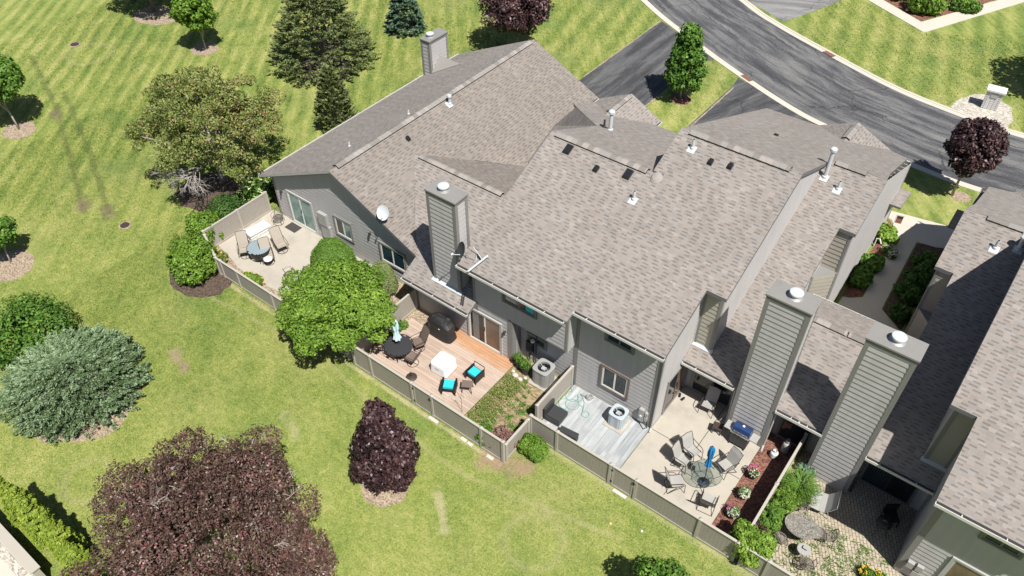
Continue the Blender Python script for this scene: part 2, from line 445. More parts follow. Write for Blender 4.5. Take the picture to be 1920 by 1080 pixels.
def roof_box(parent, x, y, zr, w, l, h, slope, name='roof_vent', mat='skylight_black', dome=True):
    m = MB(); gx, gy = slope
    def q(a, b, c): return (x+a, y+b, zr+gx*a+gy*b+c)
    lo = [q(-w, -l, 0), q(w, -l, 0), q(w, l, 0), q(-w, l, 0)]; t = .82
    hi = [q(-w*t, -l*t, h), q(w*t, -l*t, h), q(w*t, l*t, h), q(-w*t, l*t, h)]
    m.face(hi)
    for i in range(4): m.face([lo[i], lo[(i+1) % 4], hi[(i+1) % 4], hi[i]])
    f = 1.25
    m.cur = 1; m.face([q(-w*f, -l*f, .01), q(w*f, -l*f, .01), q(w*f, l*f, .01), q(-w*f, l*f, .01)])
    return m.build(name, [mat, 'shingle_cap_dark'], parent)
def wall_lamp(parent, p, n):
    p, n = Vector(p), Vector(n); m = MB()
    m.tube([p, p+n*.09], .05, 10); m.tube([p+n*.09+Vector((0, 0, .06)), p+n*.12+Vector((0, 0, -.14))], .06, 10, .045)
    return m.build('wall_lamp', 'brown_metal', parent)
# ------------------------------------------------------------------ ground, roads, paving
def seg_d(t, P, pts):
    """distance in plan to a polyline"""
    best = None
    for a, b in zip(pts, pts[1:]):
        d = (b[0]-a[0], b[1]-a[1], 0); L2 = d[0]**2+d[1]**2
        ap = t.v_('SUBTRACT', P, (a[0], a[1], 0))
        h = t.m_('DIVIDE', t.v_('DOT_PRODUCT', ap, d), L2, clamp=True)
        sc = t.n('VectorMath', {0: d, 'Scale': h}, operation='SCALE').outputs[0]
        dd = t.v_('LENGTH', t.v_('SUBTRACT', ap, sc))
        best = dd if best is None else t.m_('MINIMUM', best, dd)
    return best
def grass_mat():
    t = NT('lawn'); P0 = t.pos()
    P = t.v_('MULTIPLY', P0, (1, 1, 0)); x, y, _ = t.xyz(P)
    wob = t.m_('MULTIPLY', t.m_('SUBTRACT', t.noise(P, .1, 2), .5), .7)
    big = t.noise(P, .09, 4, .6); med = t.noise(P, .55, 4, .6); fine = t.noise(P, 3.2, 5, .8); vf = t.noise(P, 13., 3, .75)
    blades = t.noise(t.v_('MULTIPLY', P, (9., 30., 1)), 1.2, 2, .7)
    g = t.m_('ADD', t.m_('MULTIPLY', big, .42), t.m_('MULTIPLY', med, .36))
    g = t.m_('ADD', g, .1)
    def stripes(dx, dy, w, lo=.5, mask=None):
        s = t.m_('ADD', t.v_('DOT_PRODUCT', P, (dx, dy, 0)), wob)
        k = t.m_('SINE', t.m_('MULTIPLY', s, math.pi/w))
        k = t.m_('MULTIPLY', k, t.ramp(t.noise(P, .3, 3), [(.35, .55), (.6, 1.)]))
        return t.m_('MULTIPLY', k, mask)
    far = t.ramp(t.m_('MULTIPLY', t.m_('ADD', t.m_('ADD', t.m_('MULTIPLY', x, -.5), y), t.m_('MULTIPLY', wob, 3.)), .02), [(.42, 0.), (.8, 1.)])
    right = t.ramp(t.m_('ADD', t.m_('MULTIPLY', x, .1), 4.), [(.0, 0.), (1., 1.)])
    left = t.m_('SUBTRACT', 1., right)
    s1 = stripes(.765, .644, .52, mask=t.m_('MULTIPLY', far, left))
    s2 = stripes(.5, -.87, 1.9, mask=t.m_('MULTIPLY', far, t.m_('MULTIPLY', left, .16)))
    s3 = stripes(.97, .22, .75, mask=t.m_('MULTIPLY', far, right))
    s4 = stripes(.72, .69, 1.1, mask=t.m_('MULTIPLY', t.m_('SUBTRACT', 1., far), .22))
    st = t.m_('ADD', t.m_('ADD', s1, s2), t.m_('ADD', s3, s4))
    g = t.m_('ADD', g, t.m_('MULTIPLY', st, .11))
    stk = t.noise(t.comb(t.m_('MULTIPLY', t.v_('DOT_PRODUCT', P, (.765, .644, 0)), 2.4), t.m_('MULTIPLY', t.v_('DOT_PRODUCT', P, (-.644, .765, 0)), .28)), 1., 4, .65)
    g = t.m_('ADD', g, t.m_('MULTIPLY', t.m_('SUBTRACT', stk, .5), t.m_('ADD', t.m_('MULTIPLY', far, .55), .12)))
    g = t.m_('ADD', g, t.m_('MULTIPLY', t.m_('SUBTRACT', fine, .5), .75))
    g = t.m_('ADD', g, t.m_('MULTIPLY', t.m_('SUBTRACT', vf, .5), .85))
    g = t.m_('ADD', g, t.m_('MULTIPLY', t.m_('SUBTRACT', blades, .5), .3))
    col = t.ramp(g, [(.16, (.062, .10, .016)), (.36, (.128, .182, .032)), (.5, (.198, .238, .05)), (.66, (.292, .303, .088)), (.88, (.40, .38, .172))])
    # worn, greener and straw-coloured places
    dry = t.ramp(t.noise(t.v_('ADD', P, (31, 7, 0)), .16, 4, .65), [(.5, 0.), (.72, .55)])
    col = t.mix(t.m_('MULTIPLY', dry, t.ramp(fine, [(.3, .3), (.6, 1.)])), col, (.33, .31, .12))
    lush = t.ramp(t.noise(t.v_('ADD', P, (-11, 40, 0)), .2, 3), [(.55, 0.), (.75, .6)])
    col = t.mix(lush, col, (.085, .165, .03))
    def mark(pts, w, c, amt, col, nz=1.):
        d = t.m_('ADD', seg_d(t, P, pts), t.m_('MULTIPLY', t.m_('SUBTRACT', t.noise(P, 1.7, 4, .7), .5), nz*w*2.2))
        f = t.ramp(t.m_('DIVIDE', d, w*2), [(.2, amt), (.62, 0.)])
        return t.mix(t.m_('MULTIPLY', f, t.ramp(t.noise(P, 1.1, 3), [(.3, .35), (.6, 1.)])), col, c)
    for pts in ([(-58.5, 19.9), (-50, 17), (-44.5, 14.6), (-39.9, 12.6)], [(-52, 18.6), (-44, 15.6), (-38.2, 13.1)]):
        col = mark(pts, .2, (.085, .11, .025), .7, col, 1.7)
    for c in ((-50.2, 16.9), (-40.3, 12.8), (-38.5, 13.2)):
        col = mark([c, (c[0]+.8, c[1]-.3)], .4, (.16, .12, .08), .8, col)
    col = mark([(-30.6, 12.2), (-26, 12.6), (-21.1, 13.1), (-17, 12.4), (-13.4, 12.2), (-11.7, 12.2), (-8.7, 12.9), (-5.5, 13.6)], .13, (.33, .31, .15), .45, col, 1.2)
    col = mark([(-19.8, 9.9), (-18.5, 9.4)], .25, (.4, .36, .2), .45, col)
    col = mark([(-12.1, 10.9), (-10.9, 9.9)], .2, (.42, .37, .23), .6, col)
    col = mark([(-26.6, 9.2), (-26.2, 9.0)], .3, (.3, .23, .15), .9, col)
    col = mark([(-25.7, 8.95), (-25.3, 8.8)], .26, (.26, .19, .13), .9, col)
    for cx, cy, r in ((-23.6, 3.0, .95), (-55.5, 22.6, 1.5), (-8.0, 11.6, 1.1)):
        d = t.m_('ABSOLUTE', t.m_('SUBTRACT', t.v_('DISTANCE', P, (cx, cy, 0)), r))
        col = t.mix(t.ramp(d, [(.0, .28), (.32, 0.)]), col, (.36, .33, .17))
    # scuffed straw line along the foot of the back fences
    col = mark([(-29.2, 13.5), (-19.4, 13.45), (-11, 13.42)], .1, (.40, .34, .21), .85, col, 1.1)
    col = mark([(-9.8, 15.2), (-4, 15.2), (2.5, 15.2)], .12, (.34, .31, .18), .6, col, 1.)
    col = mark([(-11.6, 13.3), (-10.2, 13.9)], .5, (.30, .2, .14), .95, col)
    k = t.m_('ADD', t.m_('MULTIPLY', vf, .6), t.m_('MULTIPLY', fine, .6))
    return t.pbr(col, .9, t.bump(k, .8, .06))
grass_mat()
def mulch_mat(name, a, b, sc=14.):
    t = NT(name); P = t.pos()
    v = t.n('TexVoronoi', {'Vector': t.v_('MULTIPLY', P, (1, 1.7, 1)), 'Scale': sc}); r = t.xyz(v.outputs['Color'])[0]
    f = t.m_('ADD', t.m_('MULTIPLY', r, .6), t.m_('MULTIPLY', t.noise(P, 9., 4, .7), .5))
    return t.pbr(t.ramp(f, [(.2, a), (.85, b)]), .95, t.bump(f, .9, .05))
mulch_mat('mulch_red', (.06, .025, .018), (.30, .14, .10))
mulch_mat('mulch_tan', (.16, .11, .075), (.46, .37, .27))
mulch_mat('mulch_dark', (.03, .022, .016), (.14, .095, .07))
mulch_mat('weedy_soil', (.11, .085, .045), (.36, .28, .16), 8.)
mulch_mat('gravel', (.25, .22, .19), (.62, .57, .5), 9.)
def asphalt(name, base, pale, lines=False):
    t = NT(name); u, v, _ = t.xyz(t.uv()); P = t.pos()
    q = t.comb(t.m_('MULTIPLY', u, .09), t.m_('MULTIPLY', v, 1.15))
    st = t.noise(q, 1.4, 5, .65)
    sw = t.noise(t.comb(t.m_('MULTIPLY', u, .3), t.m_('ADD', v, t.m_('MULTIPLY', t.noise(P, .3, 2), 2.))), .9, 5, .7)
    f = t.m_('ADD', t.m_('MULTIPLY', st, .68), t.m_('MULTIPLY', sw, .38))
    f = t.m_('ADD', f, t.m_('MULTIPLY', t.m_('SUBTRACT', t.noise(P, 9., 4, .75), .5), .3))
    c = t.ramp(f, [(.38, tuple(x*.6 for x in base)), (.49, base), (.56, tuple((x+y)/2 for x, y in zip(base, pale))), (.66, pale)])
    vo = t.n('TexVoronoi', {'Vector': t.v_('ADD', P, t.n('VectorMath', {0: t.n('TexNoise', {'Vector': P, 'Scale': .8, 'Detail': 4.}).outputs[1], 'Scale': 1.4}, operation='SCALE').outputs[0]), 'Scale': .17}, feature='DISTANCE_TO_EDGE')
    cr = t.ramp(vo.outputs[0], [(.0, .85), (.009, 0.)])
    cr = t.m_('MULTIPLY', cr, t.ramp(t.noise(P, .16, 2), [(.44, 0.), (.54, 1.)]))
    c = t.mix(cr, c, (.018, .018, .02))
    if lines:
        for v0, s0 in ((1.9, 0.), (3.4, 9.), (4.9, 21.), (5.8, 33.)):
            wv = t.m_('ADD', t.m_('MULTIPLY', t.m_('SUBTRACT', t.noise(t.comb(t.m_('ADD', u, s0), 0.), .22, 5, .75), .5), 2.2), v0)
            d = t.m_('ABSOLUTE', t.m_('SUBTRACT', v, wv))
            k = t.m_('MULTIPLY', t.ramp(d, [(.02, .75), (.06, 0.)]), t.ramp(t.noise(t.comb(t.m_('ADD', u, s0), 3.), .12, 2), [(.45, 0.), (.55, 1.)]))
            c = t.mix(k, c, (.02, .02, .022))
    return t.pbr(c, .88, t.bump(t.noise(P, 40., 2), .3, .01))
asphalt('asphalt_road', (.066, .067, .074), (.175, .172, .168), True)
asphalt('asphalt_drive', (.05, .051, .056), (.12, .12, .122))
asphalt('asphalt_pale', (.17, .165, .165), (.26, .255, .25))

def poly_sheet(name, pts, z, mat, label=None, kind='structure', uvd=(1, 0), wob=0., seed=0, th=0.):
    rnd = random.Random(seed)
    if wob:
        q = []
        for a, b in zip(pts, pts[1:]+pts[:1]):
            L = math.dist(a, b); n = max(1, int(L/.35))
            for i in range(n): q.append((a[0]+(b[0]-a[0])*i/n+rnd.uniform(-wob, wob), a[1]+(b[1]-a[1])*i/n+rnd.uniform(-wob, wob)))
        pts = q
    m = MB(); ux, uy = uvd
    m.face([(x, y, z) for x, y in pts], [(x*ux+y*uy, -x*uy+y*ux) for x, y in pts])
    if th:
        for a, b in zip(pts, pts[1:]+pts[:1]): m.face([(a[0], a[1], z), (b[0], b[1], z), (b[0], b[1], z-th), (a[0], a[1], z-th)])
    o = m.build(name, mat)
    if o.data.polygons[0].normal.z < 0 and not th: o.data.flip_normals()
    o['kind'] = kind
    if label: o['label'] = label
    return o
poly_sheet('ground', [(-260, -120), (140, -120), (140, 320), (-260, 320)], 0, 'lawn')
def smooth_line(pts, n=6):
    out = []
    for i in range(len(pts)-1):
        p0 = pts[max(i-1, 0)]; p1 = pts[i]; p2 = pts[i+1]; p3 = pts[min(i+2, len(pts)-1)]
        for k in range(n):
            t_ = k/n; out.append(tuple(.5*((2*p1[j])+(-p0[j]+p2[j])*t_+(2*p0[j]-5*p1[j]+4*p2[j]-p3[j])*t_**2+(-p0[j]+3*p1[j]-3*p2[j]+p3[j])*t_**3) for j in (0, 1)))
    return out+[pts[-1]]
RL = smooth_line([(-52, 72), (-40, 62.8), (-28.27, 53.91), (-21.78, 50.1), (-16.74, 47.55), (-11.7, 45.45), (-8.2, 44.75), (-4.64, 44.1), (-.8, 43.9), (4, 44.6), (12, 46.6), (24, 51)])
RR = smooth_line([(-46, 77.5), (-34.5, 67.6), (-21.93, 58.64), (-18.0, 56.35), (-13.46, 54.42), (-10.34, 53.17), (-7.4, 52.2), (-4.3, 51.65), (-.6, 51.3), (3.5, 51.9), (10, 53.9), (21, 58)])
def ribbon(name, A, B, z, mat, th=0., z2=None):
    m = MB(); s = 0
    for i in range(len(A)-1):
        L = math.dist(A[i], A[i+1]); w = math.dist(A[i], B[i])
        za, zb = z, z if z2 is None else z2
        m.face([(*A[i], za), (*A[i+1], za), (*B[i+1], zb), (*B[i], zb)], [(s, 0), (s+L, 0), (s+L, w), (s, w)])
        if th:
            m.face([(*A[i], za), (*A[i+1], za), (*A[i+1], za-th), (*A[i], za-th)]); m.face([(*B[i], zb), (*B[i+1], zb), (*B[i+1], zb-th), (*B[i], zb-th)])
        s += L
    return struct(m.build(name, mat))
def offs(A, d):
    out = []
    for i in range(len(A)):
        a, b = A[max(i-1, 0)], A[min(i+1, len(A)-1)]; L = math.dist(a, b)
        out.append((A[i][0]-(b[1]-a[1])/L*d, A[i][1]+(b[0]-a[0])/L*d))
    return out
ribbon('road', RL, RR, .006, 'asphalt_road')
ribbon('gutter_pan', offs(RL, -.05), offs(RL, .3), .02, 'concrete_bright', .02); ribbon('kerb', offs(RL, -.2), offs(RL, -.05), .045, 'concrete_bright', .045)
ribbon('gutter_pan', offs(RR, .05), offs(RR, -.33), .02, 'concrete_bright', .02); ribbon('kerb', offs(RR, .24), offs(RR, .05), .045, 'concrete_bright', .045)
poly_sheet('driveway', [(-25.35, 33.6), (-25.3, 51.6), (-22.1, 50.05), (-19.6, 48.78), (-19.35, 48.5), (-19.9, 47.7), (-20.1, 46.8), (-20.05, 41.5), (-20.1, 33.6)], .01, 'asphalt_drive', uvd=(0, 1))
poly_sheet('driveway', [(-16.8, 34), (-16.7, 46.1), (-16.9, 47.3), (-13.9, 46.2), (-11.3, 45.15), (-9.6, 44.85), (-10.9, 44.55), (-11.5, 44.1), (-11.2, 38), (-11.2, 34)], .01, 'asphalt_drive', uvd=(.35, 1))
poly_sheet('driveway', [(-9.2, 38), (-9.2, 44.5), (-4.6, 43.95), (-4.3, 38)], .01, 'asphalt_drive', uvd=(0, 1))
poly_sheet('driveway', [(-21.9, 58.95), (-17.9, 57.0), (-17.2, 58.6), (-16.2, 61.5), (-13.8, 69), (-22, 72), (-25, 61)], .01, 'asphalt_pale', uvd=(1, .4))
for pts in ([(-25.35, 41), (-25.3, 51.5)], [(-16.62, 39), (-16.55, 45.9)], [(-20.1, 39), (-20.05, 41.6)]):
    a, b = pts; poly_sheet('driveway_edging', [(a[0]-.05, a[1]), (a[0]+.05, a[1]), (b[0]+.05, b[1]), (b[0]-.05, b[1])], .03, 'mulch_tan', wob=.025)
poly_sheet('pavement', [(-19, 71.5), (-14.3, 64.6), (-8.95, 61.55), (-8.7, 61.75), (-3.3, 73.2), (-4.3, 73.7), (-9.5, 63.1), (-13.3, 65.3), (-18, 72)], .04, 'concrete_pale', th=.05)
poly_sheet('mulch_bed', [(-9.6, 63.2), (-13.3, 65.4), (-16, 70), (-6, 73), (-4.5, 73.5)], .012, 'mulch_red', wob=.06)
poly_sheet('stone_bed', [(-4.35, 52.0), (-4.2, 53.3), (-3.5, 54.7), (-2.4, 55.2), (-1.2, 54.3), (-.75, 52.8), (-.8, 51.6), (-2.5, 51.65)], .012, 'gravel', wob=.05)
# entrance walk between the two end houses
poly_sheet('walkway', [(-4.6, 38.95), (-1.0, 39.6), (-.15, 39.3), (-.15, 37.9), (-1.0, 37.45), (-1.95, 37.3), (-1.75, 31.3), (-.6, 30.4), (-.5, 26.0), (-3.55, 26.0), (-3.55, 31.0), (-3.25, 31.1), (-2.75, 31.55), (-2.95, 37.0), (-3.55, 38.3), (-4.3, 38.55)], .03, 'concrete_pale', th=.04)
poly_sheet('planting_bed', [(-4.25, 38.5), (-3.6, 38.2), (-3.0, 37.0), (-2.8, 31.6), (-3.3, 31.15), (-3.58, 31.05), (-3.62, 38.0)], .014, 'mulch_red', wob=.03)
poly_sheet('planting_bed', [(-1.9, 37.2), (-.55, 37.9), (-.55, 30.5), (-.65, 30.5), (-1.7, 31.35)], .014, 'mulch_dark', wob=.02)
# back patios
poly_sheet('concrete_patio', [(-31, 18.75), (-31, 15.0), (-29.7, 14.75), (-28.8, 14.5), (-26.4, 14.55), (-24.2, 14.8), (-22.6, 16.2), (-22.4, 18.75)], .045, 'concrete', th=.05, wob=.02)
poly_sheet('mulch_bed', [(-31, 13.8), (-31, 18.7), (-20, 18.7), (-19.7, 13.7)], .016, 'mulch_tan', wob=.02)
poly_sheet('concrete_patio', [(-7.06, 15.45), (-3.05, 15.45), (-3.05, 21.45), (-7.06, 21.45)], .045, 'concrete', th=.05)
for a, b in (((-7.05, 18.6), (-3.06, 18.6)), ((-5.1, 15.46), (-5.1, 21.4))):
    w = .012
    poly_sheet('patio_joint', [(a[0]-(w if a[0] == b[0] else 0), a[1]-(w if a[1] == b[1] else 0)), (b[0]+(w if a[0] == b[0] else 0), a[1]-(w if a[1] == b[1] else 0)), (b[0]+(w if a[0] == b[0] else 0), b[1]+(w if a[1] == b[1] else 0)), (a[0]-(w if a[0] == b[0] else 0), b[1]+(w if a[1] == b[1] else 0))], .049, 'dark_grey')
poly_sheet('mulch_bed', [(-3.04, 15.42), (-1.75, 15.42), (-1.75, 21.45), (-3.04, 21.45)], .02, 'mulch_red')
poly_sheet('weedy_ground', [(-13.65, 13.7), (-11.05, 13.7), (-11.0, 18.5), (-13.65, 18.5)], .016, 'weedy_soil')
poly_sheet('mulch_bed', [(-19.55, 13.7), (-19.2, 13.7), (-19.2, 17.1), (-18.25, 17.1), (-18.25, 18.0), (-19.55, 18.0)], .016, 'mulch_tan')
# block paving with weeds
t = NT('block_paving'); P = t.pos()
br = t.n('TexBrick', {'Vector': t.n('Mapping', {'Vector': P, 'Rotation': (0, 0, math.radians(62))}).outputs[0], 'Color1': (.47, .40, .30, 1), 'Color2': (.36, .31, .235, 1), 'Mortar': (.10, .085, .06, 1), 'Scale': 1., 'Mortar Size': .011, 'Bias': .0, 'Brick Width': .24, 'Row Height': .12})
c = t.mix(t.ramp(t.noise(P, 1.2, 4), [(.4, 0.), (.7, .5)]), br.outputs[0], (.25, .21, .15))
t.pbr(c, .9, t.bump(br.outputs[1], -.5, .01))
poly_sheet('block_patio', [(-1.55, 15.4), (4.2, 15.4), (4.2, 18.55), (2.95, 18.55), (2.95, 21.45), (-1.55, 21.45)], .02, 'block_paving')

# mulch rings round the trees
def disc(cx, cy, rx, ry, seed, n=26):
    r = random.Random(seed); return [(cx+math.cos(2*math.pi*i/n)*rx*r.uniform(.9, 1.07), cy+math.sin(2*math.pi*i/n)*ry*r.uniform(.9, 1.07)) for i in range(n)]
for i, (cx, cy, rx, ry, m) in enumerate([(-14.05, 9.95, 1.0, .95, 'mulch_tan'), (-18.72, 42.48, .75, .7, 'mulch_red'), (-50, 14.4, 1.1, .95, 'mulch_tan'), (-38.3, 7.6, 1.3, 1.15, 'mulch_tan'), (-49.4, 28.0, 1.05, .95, 'mulch_tan'),
        (-56.9, 29.1, 2.0, 1.5, 'mulch_tan'), (-27.55, 5.15, 2.6, 2.3, 'mulch_tan'), (-29.9, 13.1, 1.9, 1.5, 'mulch_dark'), (-1.2, 42.7, .6, .5, 'mulch_tan'), (-40.3, 31.3, 2.3, 2.0, 'mulch_dark'), (-35.2, 17.6, 2.0, 1.7, 'mulch_dark'), (-20.7, 14.3, 1.6, .5, 'mulch_dark')]):
    poly_sheet('mulch_ring', disc(cx, cy, rx, ry, i), .008, m)
# kerb inlets
for i, (x, y, a, lb) in enumerate([(-16.42, 47.52, -.44, 'rusty storm grate in the kerb below the lawn island with the tree'), (-13.2, 54.15, -.42, 'rusty storm grate in the kerb across the road')]):
    o = thing('storm_grate', lb, 'drain grate', (x, y, .02), a, 'storm grates in the kerbs')
    m = MB(); m.box(-.45, -.2, .0, .45, .2, .012); m.build('frame', 'brown_metal', o)
    m = MB()
    for k in range(9): m.box(-.4+k*.095, -.17, .012, -.36+k*.095, .17, .03)
    m.build('bars', 'terracotta', o)
# ------------------------------------------------------------------ house with the long street gable (left end)
FY = (0, -1, 0); SX = (1, 0, 0)
hA = thing('townhouse', 'left end townhouse, long ridge and grey gable wall above the left patio', 'house', (-25, 18.8, 0), 0, 'row of grey townhouses', w=True)
SA = .48; zA = lambda x, y: 5.42-SA*abs(x+25)
roof_slab(hA, [(-31.05, 18.44), (-25, 18.44), (-25, 34.72), (-31.05, 34.95)], lambda x, y: 5.42+SA*(x+25), 'y')
roof_slab(hA, [[(-25, 18.44), (-19.78, 18.44), (-21.6, 20.45), (-21.6, 25), (-25, 25)], [(-21.6, 20.45), (-23.5, 22.6), (-21.6, 24.95)], [(-25, 25), (-21.6, 25), (-19.25, 27.75), (-19.0, 33.2), (-20.38, 33.2), (-20.38, 34.75), (-25, 34.72)]][::2]+[[(-21.6, 20.45), (-23.5, 22.6), (-21.6, 24.95)]], lambda x, y: 5.42-SA*(x+25), 'y', mat='shingles_dimmed')
ridge_vent(hA, (-25, 18.9, 5.42), (-25, 34.3, 5.42), SA, .2, 3)
wallpiece(hA, (0, 18.8, 0), SX, FY, [(-30.4, 0), (-19.7, 0), (-19.7, 2.62), (-25, 5.2), (-30.4, 2.65)], corner=True)
wallpiece(hA, (-30.4, 0, 0), (0, -1, 0), (-1, 0, 0), [(-34.3, 0), (-18.8, 0), (-18.8, 2.6), (-34.3, 2.6)])
wallpiece(hA, (0, 34.3, 0), (-1, 0, 0), (0, 1, 0), [(19.7, 0), (30.4, 0), (30.4, 2.6), (25, 5.2), (19.7, 2.6)])
wallpiece(hA, (-20.0, 0, 0), (0, 1, 0), (1, 0, 0), [(27, 0), (34.3, 0), (34.3, 2.7), (27, 2.7)])
def fascia_strip(parent, a, b, h=.17, off=(0, -.02, 0), mat='trim_light', t_=.02):
    a, b = Vector(a)+Vector(off), Vector(b)+Vector(off); m = MB(); n = Vector(off).normalized()*t_; Z = Vector((0, 0, h))
    P = [a-Z, b-Z, b, a]; Q = [p+n for p in P]
    m.face(Q); m.face(P[::-1])
    for i in range(4): m.face([P[i], P[(i+1) % 4], Q[(i+1) % 4], Q[i]])
    return m.build('rake_board', mat, parent)
fascia_strip(hA, (-31.05, 18.44, 2.50), (-25.0, 18.44, 5.4), .1, (0, -.003, 0), 'trim_light')
gutter(hA, (-31.05, 18.5), (-31.05, 34.9), 2.5, (-1, 0))
gutter(hA, (-20.38, 34.7), (-20.38, 33.2), 3.19, (1, 0))
def sliding_door(parent, O, sd, n, s0, s1, z0, z1, frame, panes, name='sliding_door', handle=True, outer='trim_grey'):
    w = window(parent, O, sd, n, s0, s1, z0, z1, 2, frame, fw_=.06, name=name, vals=panes, outer=outer)
    if handle:
        h = MB(); O, sd, n = Vector(O), Vector(sd), Vector(n); m = (s0+s1)/2+.0
        wbox(h, O, sd, n, m-.012, m+.012, z0+.95, z0+1.2, .05, .085); h.build('handle', 'black', w)
    return w
A0 = (0, 18.8, 0)
sliding_door(hA, A0, SX, FY, -29.3, -27.52, .1, 2.08, 'white_frame', ['glass_green', 'glass_green'], outer='trim_light')
window(hA, A0, SX, FY, -25.72, -24.6, 1.05, 2.14, 2, 'white_frame', vals=['glass_dark', 'glass_green'])
window(hA, A0, SX, FY, -22.55, -20.95, .95, 2.05, 2, 'white_frame', 'glass_teal')
wall_lamp(hA, (-29.8, 18.78, 1.85), FY); wall_lamp(hA, (-23.15, 18.78, 2.35), FY)
m = MB(); wbox(m, Vector(A0), Vector(SX), Vector(FY), -26.9, -26.3, 1.2, 1.95, .0, .2); wbox(m, Vector(A0), Vector(SX), Vector(FY), -26.85, -26.2, .3, 1.17, .0, .16)
m.build('meter_box', 'utility_grey', hA)
chimney(hA, -31.12, -30.45, 31.55, 33.15, 0, 4.85, (.5, .3))
m = MB(); top = (-30.45, 32.35, 3.7); foot = (-28.75, 32.35, 3.65)   # cricket behind the chimney
m.face([(-30.45, 31.5, 2.83), foot, top]); m.face([(-30.45, 33.2, 2.83), top, foot]); m.build('chimney_saddle', 'shingle_cap_grey', hA)
vent_pipe(hA, -26.64, 21.22, 4.6, .32, .05, (SA, 0)); vent_pipe(hA, -25.82, 24.77, 5.0, .32, .05, (SA, 0))
vent_pipe(hA, -24.55, 26.6, 5.2, .42, .07, (-SA, 0), cap=True)
roof_box(hA, -24.2, 23.0, 5.04, .1, .1, .16, (-SA, 0))

# ------------------------------------------------------------------ second house (wooden deck)
hB = thing('townhouse', 'second townhouse from the left, with the wooden deck and the blue window blind', 'house', (-13.5, 18.03, 0), 0, 'row of grey townhouses', w=True)
sB = .45; zF = lambda x, y: 5.2+sB*(y-18.05)
roof_slab(hB, [(-16.4, 17.55), (-10.875, 17.55), (-10.875, 24.2), (-16.4, 24.2)], zF, 'x')
roof_slab(hB, [[(-16.45, 24.2), (-10.875, 24.2), (-10.875, 33.15), (-16.5, 33.15)], [(-16.5, 28.2), (-16.5, 33.15), (-19.65, 33.15), (-19.65, 31.0), (-19.1, 30.4), (-17.1, 28.7)]], lambda x, y: 7.967-sB*(y-24.2), 'x')
ridge_vent(hB, (-16.1, 24.2, 7.967), (-11.55, 24.2, 7.967), sB, .2, 5)
roof_slab(hB, [(-17.7, 30.9), (-15.75, 31.5), (-15.75, 33.75), (-17.7, 33.75)], lambda x, y: 4.87-.5*(x+17.7), 'y')
roof_slab(hB, [(-19.65, 30.95), (-17.7, 30.9), (-17.7, 33.75), (-19.65, 33.75)], lambda x, y: 4.87+.5*(x+17.7), 'y')
ridge_vent(hB, (-17.7, 31.5, 4.87), (-17.7, 33.5, 4.87), .5, .19, 9)
gutter(hB, (-15.75, 33.7), (-15.75, 33.2), 3.89, (1, 0))
m = MB()
for q in ([(-16.52, 28.2, 6.15), (-19.1, 30.4, 5.15), (-20.6, 30.6, 3.33)], [(-16.52, 28.2, 6.15), (-20.6, 30.6, 3.33), (-20.0, 27.4, 3.04)], [(-16.52, 28.2, 6.15), (-20.0, 27.4, 3.04), (-16.52, 24.2, 3.0)], [(-19.1, 30.4, 5.15), (-19.65, 33.15, 3.9), (-20.5, 33.3, 3.27), (-20.6, 30.6, 3.33)]):
    m.face(q, [(p[1]-p[0]*.3, p[0]*1.1) for p in q])
m.build('roof_saddle', 'shingles', hB, fixn=False)
# low roof left of it with its own short ridge
zL = lambda x, y: 2.4+.45*(y-17.4)
roof_slab(hB, [(-19.78, 17.4), (-15.85, 17.4), (-15.85, 18.02), (-16.02, 18.02), (-16.02, 22.6), (-23.5, 22.6), (-19.8, 18.44)], zL, 'x')
roof_slab(hB, [(-23.5, 22.605), (-16.02, 22.605), (-16.02, 28.4), (-18.9, 28.1)], lambda x, y: 4.74-.40*(y-22.6), 'x', mat='shingles_dimmed')
ridge_vent(hB, (-23.05, 22.6, 4.75), (-17.95, 22.6, 4.75), .42, .16, 7)
gutter(hB, (-19.78, 17.4), (-15.85, 17.4), 2.36, (0, -1))
gutter(hB, (-16.42, 17.55), (-10.98, 17.55), 4.93, (0, -1))
m = MB(); m.box(-10.885, 17.56, 0, -10.865, 24.2, .016)
m.v = [(x, y, z+zF(x, y)) for x, y, z in m.v]; m.build('roof_seam_flashing', 'shingle_cap_pale', hB)
B0 = (0, 18.03, 0); S1 = (0, 1, 0); FX = (1, 0, 0)
wallpiece(hB, B0, SX, FY, [(-19.6, 0), (-16.0, 0), (-16.0, 2.5), (-19.6, 2.5)])
wallpiece(hB, B0, SX, FY, [(-16.0, 0), (-13.88, 0), (-13.88, 2.62), (-16.0, 2.62)], cw=.24)
wallpiece(hB, B0, SX, FY, [(-16.0, 2.62), (-11.05, 2.62), (-11.05, 5.12), (-16.0, 5.12)])
wallpiece(hB, (-13.88, 0, 0), S1, FX, [(18.03, 0), (18.6, 0), (18.6, 2.62), (18.03, 2.62)], cw=.25)
wallpiece(hB, (-11.05, 0, 0), S1, FX, [(18.03, 2.62), (18.62, 2.62), (18.62, 5.4), (18.03, 5.15)], cw=.22, trim='trim_light')
wallpiece(hB, (-16.0, 0, 0), (0, -1, 0), (-1, 0, 0), [(-33, 0), (-18.03, 0), (-18.03, 5.0), (-24.2, 7.8), (-33, 3.9)])
m = MB(); m.box(-13.88, 18.03, 2.6, -11.05, 18.6, 2.62); m.build('soffit', 'soffit', hB)
m = MB(); m.box(-16.2, 17.6, 4.72, -11.0, 18.02, 4.74); m.build('soffit', 'soffit', hB)
sliding_door(hB, B0, SX, FY, -16.3+.0, -14.52, .14, 2.05, 'white_frame', ['glass_dark', 'glass_warm'], outer='trim_light')
w = window(hB, B0, SX, FY, -14.3, -12.68, 3.72, 4.32, 2, 'fascia', vals=['glass_dark', 'glass_warm'], outer='fascia')
